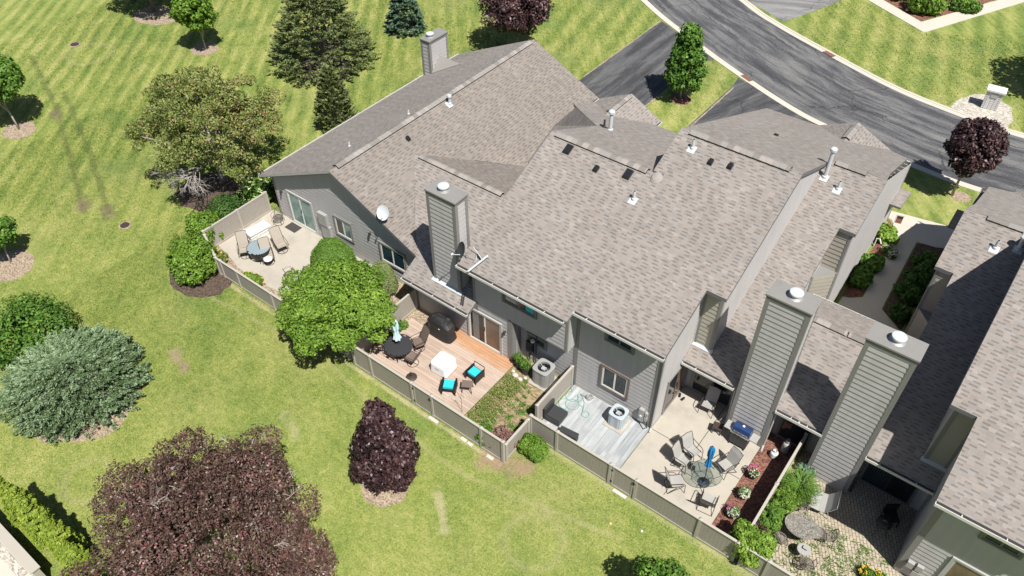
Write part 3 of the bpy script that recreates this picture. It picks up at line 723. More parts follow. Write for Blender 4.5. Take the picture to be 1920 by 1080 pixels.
m = MB(); wbox(m, Vector(B0), Vector(SX), Vector(FY), -13.15, -12.72, 3.82, 4.3, .03, .042); m.build('blind', 'turquoise', w)
window(hB, (0, 18.6, 0), SX, FY, -13.4, -12.5, 1.35, 1.75, 1, 'fascia', outer='trim_grey')
wall_lamp(hB, (-14.25, 18.01, 1.8), FY)
for k, (p, lb) in enumerate((((-13.3, 18.56), None),)):
    m = MB(); m.box(-13.45, 18.42, .7, -13.1, 18.59, 1.35); m.tube([(-13.28, 18.5, .7), (-13.28, 18.5, .1)], .03); m.tube([(-12.95, 18.5, .15), (-12.95, 18.52, 2.5)], .025)
    m.cur = 1; m.lathe([(.09, 1.5), (.1, 1.6), (.02, 1.62)], (-13.1, 18.45), 14); m.build('meter_box', ['dark_grey', 'white_plastic'], hB)
chimney(hB, -18.3, -16.78, 18.06, 18.78, 2.5, 7.62, (.42, .5))
m = MB(); m.box(-18.4, 17.9, 0, -16.5, 18.05, .02); m.v = [(x, y, z+zL(x, y)+.006) for x, y, z in m.v]; m.build('flashing', 'white_metal', hB)
vent_pipe(hB, -11.37, 22.89, zF(0, 22.89), .42, .06)
for x in (-15.19, -12.2): roof_box(hB, x, 23.72, zF(0, 23.72), .17, .22, .1, (0, sB))
roof_box(hB, -13.54, 23.4, zF(0, 23.4), .11, .13, .13, (0, sB))
vent_pipe(hB, -15.83, 28.4, 6.06, .95, .09, (0, -sB), cap=True); vent_pipe(hB, -16.15, 28.35, 6.09, .45, .05, (0, -sB), flash=False, mat='dark_grey')
m = MB(); m.lathe([(.25, 0), (.25, .02), (.18, .1), (.04, .14)], (-11.05, 24.05), 16)
m.v = [(x, y, z+zF(x, y)+.0) for x, y, z in m.v]; m.build('ridge_end_cap', 'shingle_cap_pale', hB)
# gutter guard bracket at the low roof
m = MB(); m.tube([(-16.62, 18.0, 2.75), (-16.35, 17.55, 2.55)], .03); m.tube([(-16.52, 18.0, 2.75), (-16.25, 17.55, 2.55)], .03); m.build('roof_bracket', 'black', hB)

# ------------------------------------------------------------------ third house and its mirror image at the right
def house_c(label, main=True):
    h = thing('townhouse', label, 'house', (-7.1, 18.6, 0), 0, 'row of grey townhouses', w=True)
    sD = .44; zD = lambda x, y: 2.6+sD*(y-20.55)
    if main: roof_slab(h, [[(-10.872, 18.05), (-6.87, 18.05), (-6.87, 20.87), (-6.05, 20.87), (-6.05, 24.3), (-10.872, 24.3)], [(-11.35, 24.3), (-6.05, 24.3), (-6.05, 26.4), (-11.35, 26.4)]], zF, 'x')
    else: roof_slab(h, [[(-11.35, 18.05), (-6.87, 18.05), (-6.87, 20.87), (-6.05, 20.87), (-6.05, 26.4), (-11.35, 26.4)]], zF, 'x')
    zB = lambda x, y: 8.957-.425*(y-26.4)
    roof_slab(h, [(-11.35, 26.4), (-6.05, 26.4), (-6.05, 30.76), (-3.65, 30.76), (-3.85, 32.5), (-4.0, 37.9), (-5.0, 38.6), (-11.8, 38.6)], zB, 'x')
    ridge_vent(h, (-10.9, 26.4, 8.957), (-6.55, 26.4, 8.957), .44, .2, 11)
    roof_slab(h, [(-7.08, 20.55), (-2.065, 20.55), (-2.065, 24.27), (-4.35, 24.27), (-4.35, 28.1), (-3.65, 28.1), (-3.65, 30.76), (-6.28, 30.76), (-6.28, 21.36), (-7.08, 21.36)], zD, 'x')
    roof_slab(h, [(-4.2, 24.275), (-2.065, 24.275), (-2.065, 26.8), (-4.2, 26.8)], lambda x, y: 4.237-.44*(y-24.27), 'x')
    gutter(h, (-4.2, 26.8), (-2.07, 26.8), 3.08, (0, 1), .09)
    ridge_vent(h, (-5.85, 30.76, 7.09), (-4.5, 30.76, 7.09), .43, .18, 13)
    ridge_vent(h, (-3.6, 24.27, 4.237), (-2.1, 24.27, 4.237), .44, .17, 15)
    # street gable
    roof_slab(h, [(-6.95, 36.4), (-5.0, 37.3), (-5.0, 38.75), (-6.95, 38.75)], lambda x, y: 4.62-.47*(x+6.95), 'y')
    roof_slab(h, [(-8.9, 37.3), (-6.95, 36.4), (-6.95, 38.75), (-8.9, 38.75)], lambda x, y: 4.62+.47*(x+6.95), 'y')
    ridge_vent(h, (-6.95, 36.9, 4.62), (-6.95, 38.5, 4.62), .47, .2, 17)
    roof_slab(h, [(-4.4, 36.1), (-3.2, 36.1), (-3.2, 38.0), (-4.4, 38.0)], lambda x, y: 2.35-.1*(y-37), 'x', .12, name='porch_roof')
    gutter(h, (-10.872, 18.05), (-6.87, 18.05), 5.16, (0, -1))
    gutter(h, (-7.05, 20.55), (-4.75 if main else -4.62, 20.55), 2.56, (0, -1))
    gutter(h, (-3.0, 20.55), (-2.07, 20.55), 2.56, (0, -1))
    C0 = (0, 18.6, 0)
    wallpiece(h, C0, SX, FY, [(-13.88 if main else -11.3, 0), (-11.05, 0), (-11.05, 2.6), (-13.88 if main else -11.3, 2.6)], corner=False)
    wallpiece(h, C0, SX, FY, [(-11.05, 0), (-7.1, 0), (-7.1, 5.3), (-11.05, 5.3)], cw=.2)
    # side wall facing the recessed patio
    wallpiece(h, (-7.1, 0, 0), S1, FX, [(18.6, 0), (21.4, 0), (21.4, 6.5), (18.6, 5.26)], cw=.12, mat='siding', trim='trim_light')
    wallpiece(h, (0, 21.4, 0), SX, FY, [(-7.1, 2.9), (-6.28, 2.9), (-6.28, 6.5), (-7.1, 6.5)], mat='siding_tan', cw=.13)
    m = MB(); m.box(-7.15, 21.25, 0, -6.2, 21.4, .03); m.v = [(x, y, z+zD(x, y)+.006) for x, y, z in m.v]; m.build('flashing', 'white_metal', h)
    wallpiece(h, (-6.28, 0, 0), S1, FX, [(21.4, 2.85), (30.76, 6.95), (26.4, 8.82), (21.4, 6.56)], cw=.12, trim='trim_light')
    wallpiece(h, (-10.95, 0, 0), (0, -1, 0), (-1, 0, 0), [(-38, 0), (-24.3, 0), (-24.3, 7.8), (-26.4, 8.75), (-38, 3.9)])
    wallpiece(h, (0, 38.1, 0), (-1, 0, 0), (0, 1, 0), [(3.75, 0), (11.0, 0), (11.0, 3.8), (3.75, 3.8)])
    wallpiece(h, (-3.78, 0, 0), S1, FX, [(28.2, 0), (37.9, 0), (37.9, 3.85), (30.76, 6.85), (28.2, 5.75)], cw=.14, trim='trim_light')
    wallpiece(h, (0, 28.2, 0), SX, FY, [(-4.8, 3.6), (-3.78, 3.6), (-3.78, 5.8), (-4.8, 5.8)], mat='siding_tan', cw=.1)
    wallpiece(h, (-4.6, 0, 0), S1, FX, [(24.3, 0), (28.2, 0), (28.2, 5.75), (24.3, 4.05)], mat='siding', cw=.08, trim='trim_light')
    wallpiece(h, (-4.6, 27.25, 0), (.66, .751, 0), (.751, -.66, 0), [(0, 0), (1.25, 0), (1.25, 3.6), (0, 3.6)], mat='siding_tan', cw=.1)
    m = MB(); m.face([(-4.6, 27.25, 3.6), (-3.78, 28.19, 3.6), (-4.6, 28.19, 3.6)]); m.build('soffit', 'soffit', h)
    wallpiece(h, (0, 21.5, 0), SX, FY, [(-7.1, 0), (-2.065, 0), (-2.065, 3.0), (-7.1, 3.0)], corner=False)
    roof_box(h, -9.46, 25.45, zF(0, 25.45), .1, .12, .13, (0, .45)); roof_box(h, -8.67, 25.58, zF(0, 25.58), .1, .12, .13, (0, .45))
    vent_pipe(h, -10.45, 25.75, zF(0, 25.75), .42, .06)
    vent_pipe(h, -5.95, 29.95, 6.75, 1.35 if main else .5, .085, (0, .44), cap=True); vent_pipe(h, -5.22, 29.65, 6.6, .4, .06, (0, .44))
    if main: roof_box(h, -9.0, 31.88, zB(0, 31.88), .1, .1, .1, (0, -.425))
    return h
hC = house_c('third townhouse, tallest roof, beside the concrete patio with the blue umbrella')
C0 = (0, 18.6, 0)
window(hC, C0, SX, FY, -9.6, -8.42, 3.95, 4.42, 2, 'fascia', 'glass_teal', outer='fascia')
window(hC, C0, SX, FY, -9.6, -8.4, 1.1, 2.3, 2, 'white_frame', 'glass_dark', outer='bronze_frame')
sliding_door(hC, (-7.1, 0, 0), S1, FX, 19.55, 21.3, .1, 2.15, 'bronze_frame', ['glass_dark', 'glass_warm'])
sliding_door(hC, (0, 21.5, 0), SX, FY, -6.75, -4.95, .1, 2.1, 'trim_grey', ['glass_dark', 'glass_dark'])
chimney(hC, -4.6, -3.05, 20.5, 21.3, 0, 7.88, (.52, .5))
chimney(hC, -1.14, .46, 20.47, 21.27, 0, 7.97, (.5, .5))
window(hC, (0, 21.5, 0), SX, FY, -2.75, -1.6, .1, 2.05, 1, 'dark_grey', 'glass_dark', name='back_door')
m = MB(); m.tube([(-2.95, 20.6, 2.5), (-2.98, 20.62, .1), (-2.93, 20.3, .05)], .04, 8); m.build('downspout', 'trim_light', hC)
m = MB(); m.tube([(-4.7, 20.55, 2.45), (-4.68, 20.6, .1)], .035, 8); m.build('downspout', 'trim_light', hC)
m = MB(); m.tube([(-7.0, 18.5, 5.1), (-7.04, 18.54, .2), (-7.0, 18.35, .08)], .045, 8); m.build('downspout', 'trim_light', hC)
XF = mirror
hE = house_c('right end townhouse, cut off by the picture edge', False)
XF = None
def in_e(o): return o
window(hE, C0, SX, FY, 4.42, 5.5, 4.0, 4.5, 2, 'fascia', 'glass_teal', outer='fascia')
window(hE, C0, SX, FY, 4.25, 6.2, .1, 2.3, 2, 'trim_light', ['glass_warm', 'glass_dark'], outer='trim_light')
w = sliding_door(hE, (0, 21.5, 0), SX, FY, .72, 2.5, .1, 2.05, 'dark_grey', ['glass_teal', 'glass_dark'])
m = MB()
for k in range(9): wbox(m, Vector((0, 21.5, 0)), Vector(SX), Vector(FY), .82+k*.085, .85+k*.085, .2, 1.95, .03, .04)
m.build('blind', 'dark_grey', w)
m = MB(); m.tube([(.55, 20.62, 2.5), (.6, 20.68, .1)], .04, 8); m.build('downspout', 'dark_grey', hE)
# ------------------------------------------------------------------ planting
rng = np.random.default_rng(7)
def leaf_mat(name, stops, trans=.25, rough=.55):
    t = NT(name); a = t.n('Attribute', attribute_name='tint').outputs['Fac']
    c = t.ramp(a, stops)
    d = t.n('BsdfPrincipled', {'Base Color': c, 'Roughness': rough, 'Specular IOR Level': .3})
    tr = t.n('BsdfTranslucent', {'Color': c})
    mx = t.n('MixShader', {0: trans, 1: d.outputs[0], 2: tr.outputs[0]})
    t.t.links.new(mx.outputs[0], t.out.inputs[0])
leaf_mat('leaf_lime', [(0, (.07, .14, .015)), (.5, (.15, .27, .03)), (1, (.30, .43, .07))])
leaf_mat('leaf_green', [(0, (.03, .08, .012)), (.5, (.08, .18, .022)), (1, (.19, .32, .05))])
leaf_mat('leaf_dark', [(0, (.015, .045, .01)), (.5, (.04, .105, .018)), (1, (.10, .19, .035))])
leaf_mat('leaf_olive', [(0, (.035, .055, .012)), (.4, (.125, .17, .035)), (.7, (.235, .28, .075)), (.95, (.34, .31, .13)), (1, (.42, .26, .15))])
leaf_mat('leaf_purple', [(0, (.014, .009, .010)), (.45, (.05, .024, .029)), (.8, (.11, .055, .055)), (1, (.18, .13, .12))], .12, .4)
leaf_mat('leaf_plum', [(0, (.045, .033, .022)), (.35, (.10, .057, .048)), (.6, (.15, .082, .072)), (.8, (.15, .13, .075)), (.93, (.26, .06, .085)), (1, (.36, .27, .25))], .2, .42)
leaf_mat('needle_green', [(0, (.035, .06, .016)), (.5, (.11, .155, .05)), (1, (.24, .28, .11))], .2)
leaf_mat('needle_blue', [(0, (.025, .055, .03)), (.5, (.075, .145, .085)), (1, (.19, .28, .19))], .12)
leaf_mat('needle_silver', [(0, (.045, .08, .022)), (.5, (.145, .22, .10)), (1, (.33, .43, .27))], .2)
leaf_mat('leaf_arbor', [(0, (.08, .13, .01)), (.5, (.17, .24, .02)), (1, (.33, .40, .06))], .2)
leaf_mat('flower_white', [(0, (.35, .42, .25)), (1, (.68, .68, .62))]); leaf_mat('flower_pale', [(0, (.38, .5, .16)), (1, (.72, .78, .42))])
leaf_mat('flower_pink', [(0, (.5, .04, .2)), (1, (.75, .25, .45))]); leaf_mat('flower_yellow', [(0, (.6, .4, .03)), (1, (.8, .6, .1))])
leaf_mat('leaf_straw', [(0, (.14, .08, .06)), (.5, (.27, .14, .13)), (1, (.42, .33, .24))])

def leaf_mesh(name, mat, C_, Nn, L, W, tint, parent, tang=None, jit=.55, mat2=None):
    """one leaf per centre: a small folded diamond"""
    n = len(C_)
    Nn = Nn+rng.normal(0, jit, (n, 3)); Nn /= np.linalg.norm(Nn, axis=1, keepdims=True)+1e-9
    T = rng.normal(0, 1, (n, 3)) if tang is None else tang+rng.normal(0, .25, (n, 3))
    T -= Nn*np.sum(T*Nn, axis=1, keepdims=True); T /= np.linalg.norm(T, axis=1, keepdims=True)+1e-9
    B = np.cross(Nn, T)
    L = (L*rng.uniform(.7, 1.3, n))[:, None]; W = (W*rng.uniform(.7, 1.3, n))[:, None]
    V = np.empty((n, 4, 3)); V[:, 0] = C_-T*L; V[:, 1] = C_-B*W+T*L*.15+Nn*W*.25; V[:, 2] = C_+T*L; V[:, 3] = C_+B*W+T*L*.15+Nn*W*.25
    me = bpy.data.meshes.new(name); me.vertices.add(4*n); me.vertices.foreach_set('co', V.ravel())
    me.loops.add(4*n); me.loops.foreach_set('vertex_index', np.arange(4*n, dtype=np.int32))
    me.polygons.add(n); me.polygons.foreach_set('loop_start', np.arange(0, 4*n, 4, dtype=np.int32))
    me.update(calc_edges=True)
    at = me.attributes.new('tint', 'FLOAT', 'FACE'); at.data.foreach_set('value', np.clip(tint, 0, 1).astype(np.float32))
    me.materials.append(MATS[mat])
    o = bpy.data.objects.new(name, me); COL.objects.link(o)
    if parent is not None: o.parent = parent
    return o
def blobs_for(rx, ry, rz, zc, k, br, prof=None, jit=.12, z0=None):
    """clump centres spread over a crown, golden-angle spiral"""
    out = []
    if k >= 80 and prof is None:          # big crowns: uneven lobes, each with its own clumps
        nl = 24 if k >= 225 else 15
        for i in range(nl):
            zz = 1-1.75*(i+.5)/nl; a = i*2.39996+rng.uniform(-.4, .4); r = math.sqrt(max(0, 1-zz*zz)); q = rng.uniform(.5, .75); lr = rng.uniform(.24, .4)*rx; dt = rng.uniform(-.12, .12)
            c = (r*math.cos(a)*rx*q, r*math.sin(a)*ry*q, zc+zz*rz*q)
            for j in range(max(4, k//nl)):
                u = rng.normal(0, 1, 3); u /= np.linalg.norm(u); u[2] = abs(u[2])-.25; w = rng.uniform(.55, 1.0)*lr
                out.append(((c[0]+u[0]*w, c[1]+u[1]*w, c[2]+u[2]*w*.6), br*rng.uniform(.6, 1.25), dt+rng.uniform(-.08, .08)))
        return out
    for i in range(k):
        t_ = (i+.5)/k; a = i*2.39996+rng.uniform(-.3, .3)
        if prof is None:
            zz = 1-2*t_; r = math.sqrt(max(0, 1-zz*zz)); q = rng.uniform(.55, .85)
            p = (r*math.cos(a)*rx*q, r*math.sin(a)*ry*q, zc+zz*rz*q)
        else:
            r = prof(t_)*rng.uniform(.6, .9); p = (r*math.cos(a)*rx, r*math.sin(a)*ry, zc-rz+2*rz*t_)
        s = br*rng.uniform(.75, 1.25)
        out.append((p, s, rng.uniform(-.14, .14)))
    out.append(((0, 0, zc), br*1.3, -.1))
    return out
def crown(name, mat, bl, n, L, W, parent, flat=.8, base_t=.5, sp=.22, upb=.35, cut=None):
    P = []; Nn = []; T = []; A = np.array([b[1]**2 for b in bl]); A /= A.sum()
    cs = np.array([b[0] for b in bl]); rs = np.array([b[1] for b in bl])
    for (c, r, dt), w in zip(bl, A):
        m = max(8, int(n*w)); u = rng.normal(0, 1, (m, 3)); u /= np.linalg.norm(u, axis=1, keepdims=True)
        bump_ = 1+.22*np.sin(u[:, 0]*5+dt*40)*np.sin(u[:, 1]*6+dt*17)
        rr = r*bump_*rng.uniform(.62, 1.05, m)**.6; p = np.array(c)+u*rr[:, None]*np.array([1, 1, flat])
        P.append(p); Nn.append(u+np.array([0, 0, upb])); T.append(base_t+dt+rng.normal(0, sp, m)+.0*u[:, 2])
    P = np.concatenate(P); Nn = np.concatenate(Nn); T = np.concatenate(T)
    # drop leaves buried inside other clumps, and anything below ground
    keep = P[:, 2] > .02
    for c, r in zip(cs, rs):
        d = (P-c)/np.array([1, 1, flat]); keep &= ~(np.linalg.norm(d, axis=1) < r*.55)
    if cut is not None: keep &= np.linalg.norm(P-np.array(cut[:3]), axis=1) > cut[3]*rng.uniform(.7, 1.1, len(P))
    P, Nn, T = P[keep], Nn[keep], T[keep]
    return leaf_mesh(name, mat, P, Nn, L, W, T, parent)
def trunk(parent, h, r0, r1, limbs, spread, top, mat='bark', seed=0, lean=(0, 0)):
    rd = random.Random(seed); m = MB()
    pts = [(0, 0, -.05), (lean[0]*.3+rd.uniform(-.04, .04), lean[1]*.3+rd.uniform(-.04, .04), h*.5), (lean[0], lean[1], h)]
    m.tube(pts, r0, 8, r1)
    for i in range(limbs):
        a = i*2.4+rd.uniform(-.4, .4); z = h*rd.uniform(.55, 1.0); q = rd.uniform(.6, 1.)
        e = (math.cos(a)*spread*q+lean[0], math.sin(a)*spread*q+lean[1], z+(top-z)*rd.uniform(.35, .85))
        k = .5; mid = (lean[0]+(e[0]-lean[0])*k, lean[1]+(e[1]-lean[1])*k, z+(e[2]-z)*.62)
        m.tube([(lean[0]*z/h, lean[1]*z/h, z), mid, e], r1*.7, 6, .012)
        for j in range(2):
            f = (mid[0]+rd.uniform(-.5, .5)*spread*.5, mid[1]+rd.uniform(-.5, .5)*spread*.5, mid[2]+(top-z)*.3)
            m.tube([mid, f], r1*.3, 5, .008)
    return m.build('trunk', mat, parent, smooth=True)
def tree(name, label, loc, rx, ry, rz, zc, k, br, n, L, W, mat, th, tr, group=None, prof=None, cat='tree', tmat='bark', limbs=7, flat=.8, base_t=.5, sp=.22, upb=.35, seed=0, lean=(0, 0), cut=None):
    o = thing(name, label, cat, (loc[0], loc[1], 0), 0, group)
    trunk(o, th, tr, tr*.6, limbs, rx*.75, zc+rz*.6, tmat, seed, lean)
    bl = blobs_for(rx, ry, rz, zc, k, br, prof)
    if lean != (0, 0): bl = [((p[0]+lean[0], p[1]+lean[1], p[2]), s, d) for p, s, d in bl]
    crown('crown', mat, bl, n, L, W, o, flat, base_t, sp, upb, cut)
    return o
def shrub(name, label, loc, rx, ry, h, n, L, W, mat, k=14, br=.4, cat='shrub', group=None, base_t=.5, sp=.2, tight=False, flowers=None, stems=True):
    o = thing(name, label, cat, (loc[0], loc[1], 0), 0, group)
    bl = blobs_for(rx*.85, ry*.85, h*.45, h*.5, k, br*min(rx, ry, h))
    if tight: bl = [((0, 0, h*.5), 0, 0)]
    if tight:
        m = n; u = rng.normal(0, 1, (m, 3)); u /= np.linalg.norm(u, axis=1, keepdims=True); u[:, 2] = np.abs(u[:, 2])*1.3-.35
        q = rng.uniform(.88, 1.02, m)[:, None]*(1+.05*np.sin(u[:, :1]*7)*np.sin(u[:, 1:2]*8))
        P = u*q*np.array([rx, ry, h*.62])+np.array([0, 0, h*.4]); kp = P[:, 2] > .02
        leaf_mesh('foliage', mat, P[kp], u[kp]+np.array([0, 0, .3]), L, W, base_t+rng.normal(0, sp, kp.sum()), o)
    else: crown('foliage', mat, bl, n, L, W, o, .85, base_t, sp)
    if flowers:
        fm, cnt, fs = flowers; u = rng.normal(0, 1, (cnt, 3)); u /= np.linalg.norm(u, axis=1, keepdims=True); u[:, 2] = np.abs(u[:, 2])
        c = u*np.array([rx, ry, h*.62])*rng.uniform(.8, 1.05, (cnt, 1))+np.array([0, 0, h*.45]); P = np.repeat(c, 9, axis=0)+rng.normal(0, fs*.5, (cnt*9, 3))
        leaf_mesh('flowers', fm, P, np.tile([[0, 0, 1.]], (cnt*9, 1)), fs*.5, fs*.4, rng.uniform(0, 1, cnt*9), o)
    if stems:
        m = MB(); rd = random.Random(int(abs(loc[0]*100)))
        for i in range(6):
            a = i*1.05; m.tube([(0, 0, -.02), (math.cos(a)*rx*.3, math.sin(a)*ry*.3, h*.35), (math.cos(a)*rx*.55, math.sin(a)*ry*.55, h*.6)], .018, 5, .006)
        m.build('stem', 'bark', o)
    return o
def conifer(name, label, loc, R, H, tiers, mat, per=340, L=.09, W=.035, prof=lambda t_: 1-t_, z0=.15, droop=-.12, fan=.34, rise=.0, cat='tree', group=None, tr=.12, base_t=.5, sq=(1, 1), bdens=1., sp=.18):
    o = thing(name, label, cat, (loc[0], loc[1], 0), 0, group)
    m = MB(); m.tube([(0, 0, -.05), (0, 0, H*.97)], tr, 8, .015)
    Ps = []; Ns = []; Ts = []; Tg = []
    for i in range(tiers):
        t_ = i/(tiers-1); z = z0+(H-z0)*t_; r = max(R*prof(t_), .12); nb = max(4, int(bdens*(6+10*r/R)))
        off = rng.uniform(0, 6.28)
        for b in range(nb):
            a = off+b*2*math.pi/nb+rng.uniform(-.22, .22); ln = r*rng.uniform(.78, 1.12); zz = z+rng.uniform(-.5, .5)*(H-z0)/tiers
            d = np.array([math.cos(a)*sq[0], math.sin(a)*sq[1], 0]); sd = np.array([-math.sin(a), math.cos(a), 0])
            q = max(12, int(per*ln/R)); s = rng.uniform(.12, 1, q)**.7
            w = fan*ln*(1.05-s)*1.0+.03; lat = rng.uniform(-1, 1, q)*w
            zoff = droop*ln*s*s+rise*ln*s+rng.normal(0, .035, q)-np.abs(lat)*.12
            P = d*(s*ln)[:, None]+sd*lat[:, None]; P[:, 2] = zz+zoff
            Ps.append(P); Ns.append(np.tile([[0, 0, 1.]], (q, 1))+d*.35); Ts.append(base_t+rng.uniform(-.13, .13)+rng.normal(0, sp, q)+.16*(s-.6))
            Tg.append(np.tile(d, (q, 1))+sd*(np.sign(lat)*.7)[:, None])
            if b % 2 == 0: m.tube([(0, 0, zz), tuple(d*ln*.8+np.array([0, 0, zz+droop*ln*.6+rise*ln*.8]))], .02, 4, .005)
    m.build('trunk', 'bark', o)
    P = np.concatenate(Ps); kp = P[:, 2] > .02
    leaf_mesh('crown', mat, P[kp], np.concatenate(Ns)[kp], L, W, np.concatenate(Ts)[kp], o, tang=np.concatenate(Tg)[kp], jit=.3)
    return o

def tufted(name, label, loc, R, H, n_t, mat, prof, per=60, L=.08, W=.03, tl=.6, tw=.3, updir=.35, bias=(0, 0), cat='tree', group=None, tr=.12, base_t=.5, sp=.2, z0=.1, inner=.45, ry=1.):
    """evergreen built of many feathery sprays spread through the crown"""
    o = thing(name, label, cat, (loc[0], loc[1], 0), 0, group)
    m = MB(); m.tube([(0, 0, -.05), (0, 0, H*.9)], tr, 8, .015); Ps = []; Ns = []; Ts = []; Tg = []
    for i in range(n_t):
        t_ = rng.uniform(0, 1)**1.15; a = rng.uniform(0, 6.283); rr = R*prof(t_)*rng.uniform(inner, 1.0)**.6; z = z0+(H-z0)*t_
        d = np.array([math.cos(a)+bias[0], math.sin(a)+bias[1], updir*rng.uniform(.2, 1.6)]); d /= np.linalg.norm(d); sd = np.cross(d, [0, 0, 1.]); sd /= np.linalg.norm(sd); nn = np.cross(sd, d)
        ln = tl*rng.uniform(.6, 1.35)*(.6+.4*prof(t_)); c = np.array([math.cos(a)*max(rr-ln*.7, 0), math.sin(a)*max(rr-ln*.7, 0)*ry, z])
        s = rng.uniform(0, 1, per)**.8; lat = rng.uniform(-1, 1, per)*tw*ln*(1.1-s)
        P = c+d*(s*ln)[:, None]+sd*lat[:, None]+nn*(rng.normal(0, .04, per)*ln)[:, None]; P[:, 2] -= .12*ln*s*s+np.abs(lat)*.3
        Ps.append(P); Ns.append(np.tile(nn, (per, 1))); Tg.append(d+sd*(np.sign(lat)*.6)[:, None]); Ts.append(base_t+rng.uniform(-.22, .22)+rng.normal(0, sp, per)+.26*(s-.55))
        if i % 5 == 0: m.tube([(0, 0, max(z-.3, .05)), tuple(c), tuple(c+d*ln*.6)], .018, 4, .004)
    m.build('trunk', 'bark', o)
    P = np.concatenate(Ps); kp = P[:, 2] > .02
    leaf_mesh('crown' if cat == 'tree' else 'foliage', mat, P[kp], np.concatenate(Ns)[kp], L, W, np.concatenate(Ts)[kp], o, tang=np.concatenate(Tg)[kp], jit=.35)
    return o
# broadleaf trees
tree('purple_leaf_tree', 'largest purple leaved tree, cut by the lower picture edge on the lawn', (-14.85, 3.65), 4.7, 4.0, 2.4, 4.2, 290, .58, 150000, .05, .026, 'leaf_plum', 2.2, .2, flat=.7, sp=.24, limbs=12, tmat='bark_pale', seed=3)
tree('purple_maple', 'small cone shaped dark purple maple on a straw ring in the middle of the lawn', (-14.2, 10.4), 1.36, 1.36, 1.8, 2.4, 60, .36, 19000, .07, .045, 'leaf_purple', 1.2, .07, prof=lambda t_: max(.16, (.72+t_*1.2) if t_ < .22 else ((1.0-t_)/.78)**.8), flat=.95, base_t=.42)
tree('crab_apple_tree', 'wide olive crab apple tree with reddish tips at the left of the houses', (-35.3, 18.7), 5.0, 4.5, 2.9, 4.05, 200, .48, 44000, .07, .038, 'leaf_olive', 2.0, .2, flat=.75, limbs=14, tmat='dead_wood', sp=.26, seed=5, base_t=.55, cut=(2.0, -2.9, 2.1, 1.25))
tree('maple_tree', 'round bright green tree at the fence between the tan patio and the wooden deck', (-20.65, 14.25), 2.9, 2.5, 1.3, 2.6, 230, .42, 75000, .07, .036, 'leaf_lime', 1.6, .1, flat=.75, base_t=.52, sp=.2, limbs=9, seed=6)
tree('young_maple', 'young green tree on the grass island between two driveways', (-18.72, 42.5), 1.45, 1.4, 1.75, 3.05, 40, .5, 9000, .11, .07, 'leaf_green', 1.5, .06, prof=lambda t_: (1.02-t_)**.7*(.75 if t_ < .12 else 1), tmat='bark_pale', limbs=5, seed=7)
tree('purple_maple', 'dark purple street tree beside the kerb at the right', (-1.6, 42.5), 1.45, 1.4, 1.75, 3.35, 60, .42, 17000, .09, .055, 'leaf_purple', 1.9, .08, base_t=.5, limbs=7, seed=8, tmat='bark_pale')
tree('purple_maple', 'purple tree behind the far gable end of the left townhouse', (-31.2, 41.2), 2.7, 2.6, 2.0, 3.6, 60, .62, 17000, .1, .065, 'leaf_purple', 1.8, .11, base_t=.55, limbs=8, seed=9)
tree('young_maple', 'thin lime green tree on the lawn above the olive crab apple', (-49.3, 28.0), 1.5, 1.4, 1.7, 3.1, 34, .5, 8000, .12, .08, 'leaf_lime', 1.5, .06, tmat='bark_pale', limbs=5, seed=10, base_t=.4)
tree('young_maple', 'pale trunked green tree cut by the left picture edge, in a straw ring', (-50.1, 14.45), 1.9, 1.7, 1.5, 3.4, 34, .6, 8500, .11, .07, 'leaf_green', 2.0, .07, tmat='bark_pale', limbs=6, seed=11, lean=(-.5, 0), base_t=.6)
tree('young_maple', 'smallest young tree on a straw disc at the left picture edge', (-38.5, 7.75), .95, .9, .7, 1.75, 20, .36, 3600, .09, .06, 'leaf_green', 1.2, .045, tmat='bark_pale', limbs=4, seed=12, lean=(-.3, .2), base_t=.55)
tree('oak_tree', 'tree at the top left edge over a curved straw bed', (-57.6, 29.4), 3.0, 2.8, 1.6, 3.6, 36, .85, 10000, .13, .08, 'needle_silver', 2.0, .16, limbs=8, seed=13, base_t=.4)
tree('young_maple', 'tree just below the picture edge, its green top poking in at the bottom right', (-3.1, 11.8), .95, .95, 1.5, 2.2, 26, .36, 5000, .07, .045, 'leaf_green', 1.0, .06, limbs=5, seed=14)
tree('street_maple', 'tree beyond the right picture edge whose shadow lies on the far lawn', (2.9, 57.2), 3.2, 3.2, 3.0, 6.2, 40, 1.0, 9000, .16, .1, 'leaf_dark', 3.2, .18, limbs=8, seed=15)
# dead branches hanging under the crab apple
cr = [o for o in bpy.data.objects if o.name.startswith('crab_apple_tree')][0]
m = MB(); rd = random.Random(4)
def twig(m, p, d, L, r, depth):
    q = p+d*L; mid = p+d*L*.5+Vector((rd.uniform(-.1, .1), rd.uniform(-.1, .1), rd.uniform(-.05, .1)))*L
    m.tube([p, mid, q], r, 4, r*.45)
    if depth:
        for k in range(4):
            e = Vector((rd.gauss(0, .55), rd.gauss(0, .55), rd.gauss(-.05, .35))); twig(m, p+(q-p)*rd.uniform(.35, 1), (d+e).normalized(), L*.62, r*.55, depth-1)
for k in range(5):
    a = -.5+k*.32; twig(m, Vector((1.3, -1.6, 2.5)), Vector((math.cos(a-1.7), math.sin(a-1.7), .12)).normalized(), 1.35, .045, 3)
m.build('dead_branches', 'dead_wood', cr)

bp_ = [o for o in bpy.data.objects if o.name == 'purple_leaf_tree'][0]
m = MB(); rd = random.Random(9)
for k in range(11):
    a = rd.uniform(0, 6.28); q = rd.uniform(.2, .8); p = Vector((math.cos(a)*q*4.4, math.sin(a)*q*3.6, 4.3+2.15*math.sqrt(1-q*q)-.12))
    twig(m, p, Vector((rd.gauss(0, 1), rd.gauss(0, 1), .05)).normalized(), .3, .012, 2)
m.build('bare_twigs', 'bark_pale', bp_)

